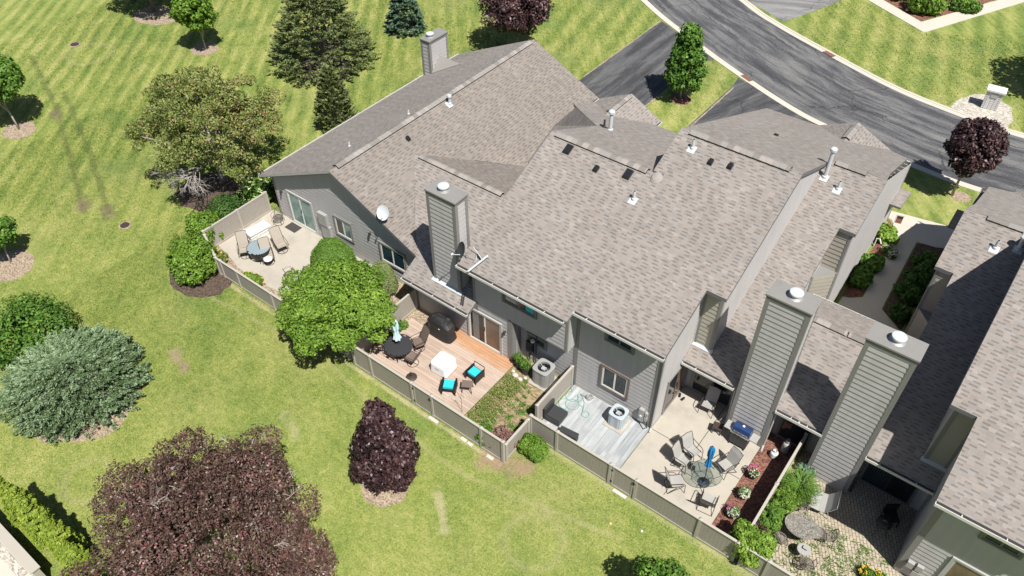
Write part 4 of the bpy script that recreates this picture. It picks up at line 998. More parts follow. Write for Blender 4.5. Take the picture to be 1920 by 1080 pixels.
# conifers
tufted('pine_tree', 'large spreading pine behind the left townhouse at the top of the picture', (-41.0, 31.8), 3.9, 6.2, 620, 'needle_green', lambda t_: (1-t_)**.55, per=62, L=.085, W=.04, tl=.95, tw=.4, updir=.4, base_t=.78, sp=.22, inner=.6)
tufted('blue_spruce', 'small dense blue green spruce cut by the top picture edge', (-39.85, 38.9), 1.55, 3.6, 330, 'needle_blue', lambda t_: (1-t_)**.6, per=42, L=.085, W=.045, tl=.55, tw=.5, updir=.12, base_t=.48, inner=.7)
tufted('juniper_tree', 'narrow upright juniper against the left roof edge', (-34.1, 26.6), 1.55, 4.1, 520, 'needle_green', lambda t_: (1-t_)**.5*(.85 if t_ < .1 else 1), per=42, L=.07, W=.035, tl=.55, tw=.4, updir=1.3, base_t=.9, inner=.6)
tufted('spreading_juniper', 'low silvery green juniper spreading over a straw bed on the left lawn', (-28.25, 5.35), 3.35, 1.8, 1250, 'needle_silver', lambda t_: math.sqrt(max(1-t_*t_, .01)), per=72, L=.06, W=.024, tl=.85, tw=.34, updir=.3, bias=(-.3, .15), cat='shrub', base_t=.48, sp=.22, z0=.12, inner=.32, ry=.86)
# shrubs at the lawn
shrub('viburnum_shrub', 'broad green shrub at the left picture edge beside the silvery juniper', (-32.3, 5.5), 2.3, 1.9, 1.9, 15000, .075, .045, 'leaf_green', 24, .45, base_t=.5)
shrub('burning_bush', 'nearest bright lime bush outside the corner of the tan fence', (-30.15, 13.1), 1.65, 1.3, 1.9, 16000, .07, .045, 'leaf_lime', 30, .36, base_t=.42)
shrub('burning_bush', 'second bright lime bush, between the nearest one and the darker bush', (-31.85, 15.0), 1.15, 1.0, 1.6, 8500, .07, .045, 'leaf_lime', 22, .36, base_t=.42)
shrub('boxwood_shrub', 'dark green bush along the left side of the tan patio fence', (-32.4, 16.9), 1.1, 1.05, 1.25, 9000, .055, .032, 'leaf_dark', 24, .4, base_t=.65)
hyd_g = 'hydrangeas beside the left house wall'
shrub('hydrangea', 'hydrangea with pale flower heads at the left end of the tan fence', (-32.3, 18.7), .95, .95, 1.25, 4500, .085, .06, 'leaf_green', 16, .4, flowers=('flower_pale', 46, .13), group=hyd_g)
shrub('hydrangea', 'hydrangea with pale flowers close under the left roof corner', (-32.1, 20.5), .95, 1.0, 1.3, 4500, .085, .06, 'leaf_green', 16, .4, flowers=('flower_pale', 26, .13), group=hyd_g)
shrub('hydrangea', 'flowerless green shrub further back along the left house wall', (-31.9, 22.6), .8, 1.1, 1.2, 4000, .085, .06, 'leaf_green', 16, .4, group=hyd_g)
# clipped shrubs inside the left patio
shrub('clipped_yew', 'clipped rounded green dome in front of the left house wall', (-24.75, 17.45), 1.2, 1.05, 1.85, 15000, .04, .022, 'leaf_green', tight=True, base_t=.72, sp=.12)
shrub('clipped_yew', 'low dark clipped bush between the rounded dome and the pale conical shrub', (-23.2, 17.7), .7, .65, .95, 6000, .04, .022, 'leaf_dark', tight=True, base_t=.85, sp=.12)
shrub('dwarf_spruce', 'pale green conical shrub under the low end of the left gable', (-21.6, 17.75), .72, .7, 2.0, 9000, .045, .025, 'needle_green', tight=True, base_t=.85, sp=.12)
# arborvitae at the bottom left
ag = 'arborvitae hedge at the bottom left'
for i, (x, y, r, h, lb) in enumerate([(-23.5, .75, .55, 3.0, 'leftmost lime arborvitae in the bottom left corner'), (-22.1, .8, .55, 3.6, 'lime arborvitae second from the left corner, casting the tall shadow'), (-20.95, .95, .5, 3.0, 'lime arborvitae third in the bottom left row'), (-19.95, .85, .5, 2.5, 'lime arborvitae fourth in the bottom left row')]):
    conifer('arborvitae', lb, (x, y), r, h, 14, 'leaf_arbor', per=90, L=.06, W=.035, prof=lambda t_: (1-t_**1.7)*.95+.05, droop=0, rise=.7, fan=.6, group=ag, base_t=.5, tr=.05, bdens=1.3)
shrub('green_shrub', 'bright green leafy shrub beside the arborvitae at the bottom edge', (-18.9, 1.0), .8, .7, 1.5, 5200, .07, .03, 'leaf_lime', 16, .42, base_t=.4)
# far side of the road
shrub('green_shrub', 'rounded lime shrub at the top right behind the pavement corner', (-9.9, 65.0), 1.5, 1.3, 1.5, 5500, .11, .07, 'leaf_lime', 18, .42, base_t=.4)
shrub('green_shrub', 'darker low shrub left of the lime one at the top right', (-12.4, 66.3), 1.3, 1.0, 1.1, 3500, .11, .07, 'leaf_green', 16, .42)
shrub('green_shrub', 'small shrub at the top right near the inner pavement', (-7.6, 67.0), 1.2, 1.0, .9, 3500, .1, .06, 'leaf_green', 16, .42, base_t=.6)
# entrance beds
eg = 'shade plants along the entrance walk'
for i, (x, y, r, h, mat_, lb) in enumerate([(-3.35, 36.35, .62, .85, 'leaf_lime', 'bright lime shrub nearest the street in the left entrance bed'), (-3.2, 33.9, .62, .7, 'leaf_green', 'upper of the two leafy hostas in the left entrance bed'), (-3.25, 32.4, .6, .7, 'leaf_green', 'lower of the two leafy hostas in the left entrance bed'),
        (-.95, 35.3, .75, .9, 'leaf_dark', 'dark shrub at the street end of the right entrance bed'), (-.95, 34.0, .75, .9, 'leaf_dark', 'dark shrub second from the street in the right entrance bed'), (-1.05, 32.7, .65, .8, 'leaf_dark', 'dark shrub third from the street in the right entrance bed'), (-.9, 31.2, .5, .7, 'leaf_dark', 'dark shrub nearest the chimneys in the right entrance bed')]):
    shrub('hosta' if 'hosta' in lb else 'low_shrub', lb, (x, y), r, r, h, 1900, .1, .065, mat_, 12, .42, cat='plant', group=eg, base_t=.62)
shrub('white_hydrangea', 'small plant with round white blooms in the left entrance bed', (-2.75, 35.4), .45, .45, .45, 500, .08, .05, 'leaf_green', 8, .4, cat='plant', flowers=('flower_white', 14, .12))
# plants in and around the back patios
shrub('sedum_clump', 'dense bright green clump outside the fence, left of the grey deck', (-10.3, 14.7), .8, .58, .8, 9500, .05, .03, 'leaf_lime', 26, .33, cat='plant', base_t=.35)
shrub('barberry_bush', 'straw pink dried bush inside the corner of the fence', (-11.5, 14.2), .68, .52, .95, 4800, .05, .02, 'leaf_straw', 16, .4)
shrub('rose_bush', 'straggly dark green bush leaning over the fence by the dried bush', (-12.25, 13.95), .6, .45, 1.0, 2600, .06, .03, 'leaf_green', 16, .36)
shrub('golden_vine', 'yellow green bush spilling over the fence at the bottom right', (-1.45, 15.8), .95, .75, 1.9, 11000, .05, .032, 'leaf_lime', 26, .33, base_t=.65, sp=.25)
shrub('smoke_bush', 'dark twiggy purple bush behind the yellow green bush', (-1.55, 16.5), .5, .4, 1.25, 1500, .05, .03, 'leaf_purple', 12, .36)
shrub('perennial_plant', 'feathery green perennials against the right divider fence', (-1.35, 17.3), .5, 1.1, 1.3, 11000, .055, .022, 'leaf_green', 24, .4, cat='plant', base_t=.8)
shrub('perennial_plant', 'tangled green perennials between the yellow green bush and the oval table', (-1.1, 16.5), .45, .5, .8, 4200, .05, .024, 'leaf_green', 18, .4, cat='plant', base_t=.7)
shrub('perennial_plant', 'taller green perennials between the divider fence and the fountain grass', (-1.25, 18.5), .55, .7, 1.15, 7000, .055, .022, 'leaf_lime', 18, .4, cat='plant', base_t=.4)
shrub('columbine_plant', 'blue green plant at the wall beside the last chimney', (-1.05, 20.4), .4, .35, .6, 1900, .05, .032, 'needle_blue', 10, .4, cat='plant', base_t=.75)
shrub('lavender_plant', 'grey green plant in the front corner of the block patio', (-.35, 15.75), .5, .3, .5, 2200, .045, .02, 'needle_silver', 10, .4, cat='plant', base_t=.6)
shrub('yellow_flower_plant', 'green plant with yellow flowers beside the right house wall', (2.45, 17.6), .5, .4, .5, 1900, .06, .03, 'leaf_green', 10, .4, cat='plant', flowers=('flower_yellow', 40, .06))
shrub('yellow_flower_plant', 'yellow flowered plants inside the front fence of the tan patio', (-27.2, 14.3), .75, .38, .6, 2600, .06, .03, 'leaf_lime', 14, .4, cat='plant', flowers=('flower_yellow', 22, .06))
shrub('daylily_plant', 'small clump of daylilies in the left corner of the tan patio', (-29.9, 14.35), .5, .38, .6, 1800, .06, .025, 'leaf_olive', 12, .4, cat='plant', flowers=('flower_yellow', 8, .07))
shrub('garden_plant', 'low mixed green plants at the foot of the fence between the two left patios', (-19.25, 16.3), .35, .75, .4, 1300, .06, .035, 'leaf_green', 12, .4, cat='plant')
# fountain grass: arching blades
o = thing('fountain_grass', 'tuft of arching green grass beside the last chimney', 'plant', (-1.0, 19.2, 0))
P = []; Nn = []; T = []; Tg = []
for i in range(420):
    a = rng.uniform(0, 6.283); ln = rng.uniform(.5, 1.05); h = rng.uniform(.6, 1.05)
    for s in np.linspace(.08, 1, 9):
        x = s*ln*.8; z = h*math.sin(min(s*2.1, 2.4))+.03
        P.append((math.cos(a)*x, math.sin(a)*x*1.0, z)); Tg.append((math.cos(a)*.8, math.sin(a)*.8, math.cos(s*2.1)*h)); Nn.append((-math.cos(a)*.4, -math.sin(a)*.4, .8)); T.append(.62+.1*s+rng.normal(0, .12))
leaf_mesh('blades', 'leaf_green', np.array(P), np.array(Nn), .085, .011, np.array(T), o, tang=np.array(Tg)*3, jit=.2)
# weeds
def weeds(name, label, x0, y0, x1, y1, n, clumps, mat, h=.12, L=.045, seed=0):
    r = np.random.default_rng(seed); P = []
    for k in range(clumps):
        c = (r.uniform(x0, x1), r.uniform(y0, y1)); s = r.uniform(.03, .14)*(1 if clumps > 40 else 2.6); q = max(4, int(n/clumps*s/.08))
        P.append(np.column_stack([r.normal(c[0], s, q), r.normal(c[1], s*.7, q), r.uniform(.03, h, q)]))
    P = np.concatenate(P); kp = (P[:, 0] > x0) & (P[:, 0] < x1) & (P[:, 1] > y0) & (P[:, 1] < y1)
    P = P[kp]; o = leaf_mesh(name, mat, P, np.tile([[0, 0, 1.]], (len(P), 1)), L, L*.5, r.normal(.6, .2, len(P)), None)
    tag(o, label, 'weeds', kind='stuff'); return o
weeds('weeds', 'weeds growing in the joints of the block paving', -.5, 15.6, 2.8, 18.8, 4200, 190, 'leaf_green', .07, .028, 1)
weeds('weeds', 'ground weeds between the wooden deck and the grey air conditioner', -13.6, 13.9, -11.2, 17.5, 3600, 60, 'leaf_green', .1, .035, 2)
weeds('weeds', 'taller weeds along the edge of the wooden deck', -13.6, 13.9, -12.6, 17.3, 1200, 34, 'leaf_olive', .16, .04, 3)

# standing grass over the whole visible lawn; it takes the lawn's own colours
def lawn_blades(n=520000):
    r = np.random.default_rng(21)
    parts_ = []
    for (x0, x1, y0, y1, dens) in ((-34, 6, -2, 15.2, 460), (-48, -19, 4, 24, 240), (-62, -31, 10, 42, 120), (-45, -24, 30, 54, 90), (-21, 8, 38, 64, 90)):
        k = int((x1-x0)*(y1-y0)*dens); p = np.column_stack([r.uniform(x0, x1, k), r.uniform(y0, y1, k)]); parts_.append(p)
    p = np.concatenate(parts_)
    keep = np.ones(len(p), bool)
    for (x0, x1, y0, y1) in ((-31.1, -19.6, 13.7, 38), (-19.7, -10.95, 13.6, 40), (-11.05, 10, 15.3, 38.9), (-25.4, -20.0, 33, 52), (-16.85, -11.3, 33, 47), (-11.3, 8, 38, 43.9), (-25.5, -20.8, -4, -.1)):
        keep &= ~((p[:, 0] > x0) & (p[:, 0] < x1) & (p[:, 1] > y0) & (p[:, 1] < y1))
    for cx, cy, rx, ry in ((-14.05, 9.95, 1.0, .95), (-18.72, 42.48, .75, .7), (-50, 14.4, 1.1, .95), (-38.3, 7.6, 1.3, 1.15), (-49.4, 28.0, 1.05, .95), (-56.9, 29.1, 2.0, 1.5), (-27.55, 5.15, 2.6, 2.3), (-29.9, 13.1, 1.9, 1.5), (-40.3, 31.3, 2.6, 2.2), (-35.2, 17.6, 2.0, 1.7), (-20.7, 14.3, 1.6, .5), (-57.6, 22.7, .45, .45), (-36.4, 13.0, .36, .36), (-2.5, 53.3, 1.9, 2.0)):
        keep &= ((p[:, 0]-cx)/rx)**2+((p[:, 1]-cy)/ry)**2 > 1
    # the road band between its two kerbs
    A = np.array(RL); B = np.array(RR)
    yl = np.interp(p[:, 0], A[:, 0], A[:, 1]); yr = np.interp(p[:, 0], B[:, 0], B[:, 1]); keep &= ~((p[:, 1] > yl-.4) & (p[:, 1] < yr+.4))
    keep &= ~((p[:, 1] > yr+.4) & (p[:, 0] < -16.5)); keep &= ~((p[:, 1] > yr) & (p[:, 1] > 61.4+np.abs(p[:, 0]+8.9)*.58))
    p = p[keep]; n = len(p)
    far_ = np.clip((np.hypot(p[:, 0], p[:, 1])-15)/45, 0, 1)
    h = r.uniform(.018, .05, n)*(1+far_*.5); w = r.uniform(.008, .02, n)*(1+far_*1.2); a = r.uniform(0, 6.283, n); lx = r.normal(0, .02, n); ly = r.normal(0, .02, n)
    V = np.zeros((n, 3, 3)); V[:, 0, 0] = p[:, 0]-np.cos(a)*w; V[:, 0, 1] = p[:, 1]-np.sin(a)*w; V[:, 1, 0] = p[:, 0]+np.cos(a)*w; V[:, 1, 1] = p[:, 1]+np.sin(a)*w
    V[:, 2, 0] = p[:, 0]+lx; V[:, 2, 1] = p[:, 1]+ly; V[:, 2, 2] = h
    me = bpy.data.meshes.new('grass_blades'); me.vertices.add(3*n); me.vertices.foreach_set('co', V.ravel()); me.loops.add(3*n); me.loops.foreach_set('vertex_index', np.arange(3*n, dtype=np.int32))
    me.polygons.add(n); me.polygons.foreach_set('loop_start', np.arange(0, 3*n, 3, dtype=np.int32)); me.update(calc_edges=True); me.materials.append(MATS['lawn'])
    o = bpy.data.objects.new('grass_blades', me); COL.objects.link(o); tag(o, 'short mown grass of the lawns', 'grass', kind='stuff'); print('blades', n)
lawn_blades()
# ------------------------------------------------------------------ fences
fg = 'tan board fences round the back patios'
def fence(label, a, b, h, posts, gate=None, cap=True, seed=0):
    """a run from a to b (plan); posts = distances along it; gate = (d0, d1)"""
    a, b = Vector((a[0], a[1], 0)), Vector((b[0], b[1], 0)); d = (b-a).normalized(); n = Vector((d.y, -d.x, 0)); L = (b-a).length
    o = thing('fence', label, 'fence', a, 0, fg, w=True)
    cuts = sorted(set(posts)); Z = Vector((0, 0, 1))
    for s in cuts:
        m = MB(); wbox(m, a, d, n, s-.055, s+.055, -.02, h+.05, -.055, .055)
        p = [a+d*(s+i)+n*j+Z*(h+.05) for i, j in ((-.07, -.07), (.07, -.07), (.07, .07), (-.07, .07))]; q = a+d*s+Z*(h+.1)
        for i in range(4): m.face([p[i], p[(i+1) % 4], q])
        m.build('post', 'fence_trim', o)
    for s0, s1 in zip(cuts, cuts[1:]):
        isg = gate and abs(s0-gate[0]) < .02
        g = .04 if isg else 0.
        m = MB(); e0, e1 = s0+.055+g, s1-.055-g; k = e0; rd = random.Random(int(s0*10))
        while k < e1-.01:
            w = min(.15, e1-k); off = rd.uniform(-.002, .002); wbox(m, a, d, n, k+.003, k+w-.001, .1, h-.08, -.012+off, .012+off); k += w
        m.cur = 1
        wbox(m, a, d, n, e0, e1, h-.09, h, -.028, .028); wbox(m, a, d, n, e0, e1, .03, .12, -.028, .028)
        wbox(m, a, d, n, e0-.01, e1+.01, h, h+.03, -.05, .05)
        if isg:
            wbox(m, a, d, n, e0, e0+.08, .121, h-.091, -.026, .026); wbox(m, a, d, n, e1-.08, e1, .121, h-.091, -.026, .026)
        gt = m.build('gate' if isg else 'panel', ['fence_tan', 'fence_trim'], o)
        if isg:
            m = MB()
            for zz in (h-.25, .3): wbox(m, a, d, n, e0-.06, e0+.04, zz-.05, zz+.05, .028, .045)
            wbox(m, a, d, n, e1-.05, e1+.07, h-.3, h-.22, .028, .06); wbox(m, a, d, n, e1-.02, e1+.01, h-.36, h-.16, .028, .05); m.build('latch', 'black', gt)
    return o
fence('tan fence up the left side of the left patio, behind the white storage chest', (-31.05, 14.5), (-31.05, 18.75), 1.3, [0, 2.15, 4.05])
fence('short slanted tan fence hidden behind the nearest lime bush', (-29.1, 13.74), (-31.05, 14.5), 1.15, [.15, 1.95])
fence('tan front fence of the left patio, running behind the round green tree', (-29.1, 13.72), (-19.75, 13.72), 1.12, [0, .35, 1.6, 4.15, 6.6, 9.3], None)
fence('tan divider fence between the left patio and the wooden deck', (-19.6, 13.8), (-19.6, 17.95), 1.25, [.02, 2.1, 4.1])
fence('tan front fence of the wooden deck, with a narrow gate', (-19.5, 13.62), (-10.95, 13.62), 1.38, [.1, 1.2, 3.64, 4.78, 7.4, 8.5], (3.64, 4.78))
fence('low tan divider beside the bright green clump', (-10.95, 13.62), (-10.95, 15.35), 1.12, [.13, 1.6])
fence('tan divider fence between the weedy ground and the grey deck', (-11.0, 15.45), (-11.0, 18.55), 1.32, [.45, 3.0])
fence('tan front fence of the grey deck and concrete patio, with a gate in the middle', (-10.9, 15.35), (-1.75, 15.35), 1.3, [0, 1.3, 3.8, 4.95, 7.6, 9.1], (3.8, 4.95))
fence('tan divider fence between the red mulch strip and the block paving', (-1.72, 15.5), (-1.72, 21.3), 1.25, [.05, 2.9, 5.7])
fence('tan front fence of the block patio at the bottom right', (-1.65, 15.35), (3.4, 15.35), 1.3, [.12, 1.0, 3.4, 5.0])

# ------------------------------------------------------------------ decks
def deck(name, label, x0, y0, x1, y1, z, mats, bw=.14, axis='x', seed=0, gap=.006):
    o = thing(name, label, 'deck', (x0, y0, 0), 0, w=True); rd = random.Random(seed)
    ms = [MB() for _ in mats]; k = y0 if axis == 'x' else x0; end = y1 if axis == 'x' else x1
    m = MB(); m.uv = []
    while k < end-.02:
        e = min(k+bw-gap, end); a, b = (x0, x1) if axis == 'x' else (y0, y1); s = a
        while s < b-.05:
            q = min(b, s+rd.uniform(2.4, 4.9)); q = b if b-q < .8 else q
            m.cur = rd.randrange(len(mats)); zz = z+rd.uniform(-.0015, .0015)
            if axis == 'x': m.box(s+.002, k, z-.03, q-.002, e, zz)
            else: m.box(k, s+.002, z-.03, e, q-.002, zz)
            s = q
        k += bw
    m.build('boards', mats, o)
    f = MB(); f.box(x0+.02, y0+.02, 0, x1-.02, y1-.02, z-.032); f.build('joists', 'dark_grey', o)
    return o
def board_mat(name, a, b, wear, axis):
    t = NT(name); P = t.pos(); sc = (.35, 6., 1.) if axis == 'x' else (6., .35, 1.)
    q = t.v_('MULTIPLY', P, sc); f = t.noise(q, 2.2, 5, .6); g = t.noise(P, .9, 4, .6)
    c = t.ramp(f, [(.3, a), (.7, b)])
    c = t.mix(t.ramp(g, [(.5, 0.), (.7, .8)]), c, wear)
    return t.pbr(c, .85, t.bump(f, .3, .004))
board_mat('deck_wood_a', (.36, .27, .215), (.455, .355, .29), (.50, .42, .36), 'x')
board_mat('deck_wood_b', (.40, .30, .24), (.48, .375, .305), (.45, .355, .285), 'x')
board_mat('deck_wood_c', (.33, .245, .195), (.42, .325, .265), (.47, .385, .32), 'x')
t = NT('deck_orange'); P = t.pos(); f = t.noise(t.v_('MULTIPLY', P, (.4, 6., 1)), 2., 4)
x_, y_, _ = t.xyz(P); dd = t.m_('ADD', t.m_('DIVIDE', t.m_('SUBTRACT', 18.03, y_), 1.15), t.m_('MULTIPLY', t.m_('SUBTRACT', t.noise(P, 2.2, 4, .7), .5), 1.6))
t.pbr(t.mix(t.ramp(dd, [(.35, 1.), (.95, 0.)]), t.ramp(f, [(.3, (.38, .27, .20)), (.7, (.47, .35, .27))]), t.ramp(f, [(.3, (.36, .185, .095)), (.7, (.47, .27, .15))])), .8)
board_mat('deck_grey_a', (.27, .285, .295), (.40, .42, .43), (.215, .23, .245), 'y')
board_mat('deck_grey_b', (.33, .345, .355), (.44, .46, .465), (.28, .295, .305), 'y')
board_mat('deck_grey_c', (.22, .235, .25), (.36, .375, .385), (.42, .44, .445), 'y')
deck('wooden_deck', 'reddish wooden deck with the blue cushioned stools and round black table', -19.3, 13.72, -13.68, 17.2, .1, ['deck_wood_a', 'deck_wood_b', 'deck_wood_c'], .14, 'x', 1)
deck('wooden_deck', 'orange stained strip of wooden deck along the sliding door', -18.3, 17.205, -13.68, 18.0, .1, ['deck_orange'], .14, 'x', 2)
deck('grey_deck', 'weathered pale grey deck with the hose and air conditioner', -10.9, 15.45, -7.08, 18.56, .09, ['deck_grey_a', 'deck_grey_b', 'deck_grey_c'], .19, 'y', 3)

# ------------------------------------------------------------------ furniture
def sling_chair(name, label, loc, rz, cloth='sling_grey', frame='brown_metal', swivel=False, long_=1.0, group=None):
    """faces local -Y"""
    o = thing(name, label, 'chair', loc, rz, group); w = .27; sh = .42
    rows = [(-w+.02, w-.02)]
    seat = [(-.25, sh+.03), (-.12, sh), (.05, sh-.02), (.2, sh-.02)]
    m = MB(); m.sheet([[(x, y, z) for x in (-w+.02, 0, w-.02)] for y, z in seat], .012); m.build('seat', cloth, o)
    back = [(.2, sh-.01), (.28, sh+.2), (.37*long_, sh+.45*long_), (.46*long_, sh+.62*long_)]
    m = MB(); m.sheet([[(x, y, z+(.02 if x == 0 else 0)) for x in (-w+.02, 0, w-.02)] for y, z in back], .012); m.build('backrest', cloth, o)
    m = MB(); m.tube([(-w, .2, sh)]+[(-w, y, z) for y, z in back[1:]]+[(0, back[-1][0]+.02, back[-1][1]+.03)]+[(w, y, z) for y, z in back[::-1][:-1]]+[(w, .2, sh)], .014, 6)
    for s in (-w, w): m.tube([(s, -.27, sh+.02), (s, .05, sh-.02), (s, .22, sh)], .014, 6)
    m.build('frame', frame, o)
    for s in (-w-.03, w+.03):
        m = MB(); m.tube([(s, .33, sh+.24), (s, .1, sh+.23), (s, -.2, sh+.22), (s, -.29, sh+.14), (s, -.3, sh)], .015, 6); m.build('armrest', frame, o)
    if swivel:
        m = MB(); m.tube([(.26*math.cos(i*math.pi/8), .26*math.sin(i*math.pi/8), .025) for i in range(16)], .014, 6, closed=True)
        for a in (0, math.pi/2): m.tube([(-.26*math.cos(a), -.26*math.sin(a), .03), (0, 0, .06), (.26*math.cos(a), .26*math.sin(a), .03)], .013, 6)
        m.tube([(0, 0, .03), (0, 0, sh-.05)], .03, 8); m.build('swivel_base', frame, o)
    else:
        for s in (-w-.03, w+.03):
            m = MB(); m.tube([(s, -.3, sh+.02), (s, -.33, 0)], .014, 6); m.build('leg', frame, o)
            m = MB(); m.tube([(s, -.2, sh+.0), (s, .12, .2), (s, .34, 0)], .014, 6); m.build('leg', frame, o)
        m = MB(); m.tube([(-w-.03, .34, .02), (w+.03, .34, .02)], .012, 5); m.build('stretcher', frame, o)
    return o
def face(fx, fy): return math.atan2(fx, -fy)
# left patio
tg = 'tan sling chairs on the left patio'
c0 = sling_chair('patio_chair', 'tan sling chair nearest us at the blue round table, a white hat on its seat', (-27.8, 15.75, .045), face(.87, -.5), 'sling_tan', swivel=True, long_=1.25, group=tg)
dup(c0, (-27.95, 16.75, .045), face(.95, -.3), 'tan reclining sling chair between the white chest and the door mat', tg)
dup(c0, (-29.15, 15.35, .045), face(.8, -.6), 'tan sling chair between the blue round table and the left fence', tg)
m = MB(); m.lathe([(.22, .47), (.22, .485), (.11, .49), (.09, .57), (.02, .58)], (-27.62, 15.62), 18); tag(m.build('sun_hat', 'white_plastic'), 'white sun hat lying on the seat of a tan patio chair', 'hat')
o = thing('round_table', 'round blue grey slatted table on the left patio', 'table', (-28.42, 15.75, .045))
m = MB(); N_ = 12
for i in range(N_):
    y0 = -.6+i*1.2/N_; y1 = y0+1.2/N_-.008; ym = max(abs(y0), abs(y1)); x = math.sqrt(max(.6**2-min(ym, .599)**2, .01)); m.box(-x, y0, .69, x, y1, .715)
m.build('tabletop', 'table_blue', o)
m = MB(); m.lathe([(.61, .66), (.615, .71), (.6, .712)], (0, 0), 32, False, False); m.lathe([(.5, .25), (.58, .66)], (0, 0), 28, False, False); m.build('rim', 'black', o)
for i in range(4):
    a = .8+i*math.pi/2; m = MB(); m.tube([(.46*math.cos(a), .46*math.sin(a), .66), (.4*math.cos(a), .4*math.sin(a), .3), (.5*math.cos(a), .5*math.sin(a), 0)], .02, 6); m.build('leg', 'black', o)
o = thing('storage_chest', 'white plastic storage chest against the left fence', 'chest', (-29.72, 16.72, .045), math.radians(-6))
m = MB(); m.box(-.27, -.6, 0, .27, .6, .6); m.box(-.285, -.615, .2, .285, .615, .24); m.box(-.285, -.615, .42, .285, .615, .46); m.build('body', 'white_plastic', o)
m = MB(); m.prism([(-.31, -.64), (.31, -.64), (.31, .64), (-.31, .64)], .6, .68, .96); m.build('lid', 'white_plastic', o)
def iron_chair(name, label, loc, rz, group=None, rock=False):
    o = thing(name, label, 'chair', loc, rz, group)
    m = MB(); m.tube([(.24*math.cos(i*math.pi/9), .24*math.sin(i*math.pi/9), .43) for i in range(18)], .02, 6, closed=True)
    for k in range(-4, 5):
        q = k*.052; x = math.sqrt(max(.235**2-q*q, 0)); m.tube([(-x, q, .43), (x, q, .43)], .009, 4); m.tube([(q, -x, .43), (q, x, .43)], .009, 4)
    m.build('seat', 'iron', o)
    m = MB(); bk = [(.24*math.cos(a), .16+.1*abs(math.sin(a)), .45+.42*math.sin(a)) for a in np.linspace(0, math.pi, 12)]
    m.tube(bk, .02, 6)
    for a in np.linspace(.25, math.pi-.25, 8): m.tube([(.2*math.cos(a)*1.1, .17, .46), (.23*math.cos(a), .16+.1*math.sin(a), .45+.41*math.sin(a))], .006, 4)
    for z in (.58, .7): x = .24*math.sqrt(1-((z-.45)/.42)**2); m.tube([(-x, .2, z), (x, .2, z)], .006, 4)
    m.build('backrest', 'iron', o)
    for s in (-1, 1):
        m = MB(); m.tube([(s*.23, .18, .66), (s*.29, 0, .66), (s*.27, -.2, .62), (s*.22, -.18, .43)], .011, 6); m.build('armrest', 'iron', o)
        for y in (-.2, .2): m = MB(); m.tube([(s*.2, y*.9, .43), (s*.24, y*1.15, .02 if not rock else .06)], .012, 6); m.build('leg', 'iron', o)
    if rock:
        m = MB(); m.tube([(.25*math.cos(i*math.pi/8), .25*math.sin(i*math.pi/8), .03) for i in range(16)], .014, 6, closed=True); m.build('swivel_base', 'iron', o)
    return o
ig = 'wrought iron chairs'
iron_chair('iron_chair', 'dark wrought iron armchair in the corner beside the left sliding door', (-29.85, 18.15, .045), face(.5, -.85), ig, True)
iron_chair('iron_chair', 'wrought iron chair half hidden behind the round green tree', (-25.9, 15.55, .045), face(.3, .9), ig)
m = MB(); m.box(-.4, -.27, 0, .4, .27, .015); o = m.build('door_mat', 'rubber_mat'); o.location = (-28.95, 18.35, .046); tag(o, 'dark rubber mat in front of the left sliding door', 'door mat')
# deck furniture
o = thing('round_table', 'round black slatted table with the closed pale blue parasol', 'table', (-18.15, 15.2, .1))
m = MB()
for i in range(14):
    y0 = -.66+i*1.32/14; y1 = y0+.086; ym = max(abs(y0), abs(y1)); x = math.sqrt(max(.66**2-min(ym, .655)**2, .006)); m.box(-x, y0, .66, x, y1, .68)
m.build('tabletop', 'dark_grey', o)
m = MB(); m.lathe([(.66, .625), (.675, .68), (.66, .685)], (0, 0), 32, False, False); m.build('rim', 'black', o)
for i in range(4):
    a = .5+i*math.pi/2; m = MB(); m.tube([(.42*math.cos(a), .42*math.sin(a), .64), (.3*math.cos(a), .3*math.sin(a), .35), (.46*math.cos(a), .46*math.sin(a), 0)], .02, 6); m.build('leg', 'black', o)
def closed_parasol(label, loc, mat, top=2.35, low=1.1, lean=(0, 0), r=.13, base=True):
    o = thing('parasol', label, 'parasol', loc)
    m = MB(); m.tube([(0, 0, 0), (lean[0]*top, lean[1]*top, top+.04)], .02, 8); m.build('pole', 'brown_metal', o)
    m = MB(); prof = [(r*.9, low), (r*1.15, low+.06), (r*.72, low+.3), (r*.62, low+.55), (r*.85, low+.62), (r*.95, top-.28), (r*.8, top-.12), (r*.3, top)]
    n = 20; rings = []
    for q, z in prof: rings.append([m.pt((lean[0]*z+q*(1+.28*math.sin(i*math.pi*2/n*6+z*2))*math.cos(2*math.pi*i/n), lean[1]*z+q*(1+.28*math.sin(i*math.pi*2/n*6+z*2))*math.sin(2*math.pi*i/n), z)) for i in range(n)])
    for A, B in zip(rings, rings[1:]):
        for i in range(n): m.f.append([A[i], A[(i+1) % n], B[(i+1) % n], B[i]]); m.mi.append(0); m.uv.append(None)
    m.f.append(rings[-1]); m.mi.append(0); m.uv.append(None)
    m.build('canopy', mat, o)
    if base: m = MB(); m.lathe([(.24, 0), (.24, .03), (.1, .07), (.035, .1), (.03, .3)], (0, 0), 20); m.build('base', 'dark_grey', o)
    return o
closed_parasol('closed pale blue parasol standing in the round black table', (-18.12, 15.2, .1), 'umbrella_pale', 2.2, 1.0, (-.07, .03), .14)
bg = 'brown sling chairs on the wooden deck'
b0 = sling_chair('patio_chair', 'brown sling chair at the upper side of the black round table', (-17.72, 16.02, .1), face(-.35, -.9), 'bronze_frame', swivel=True, long_=1.1, group=bg)
dup(b0, (-17.35, 15.2, .1), face(-1, -.15), 'brown sling chair on the right of the black round table, ring base showing', bg)
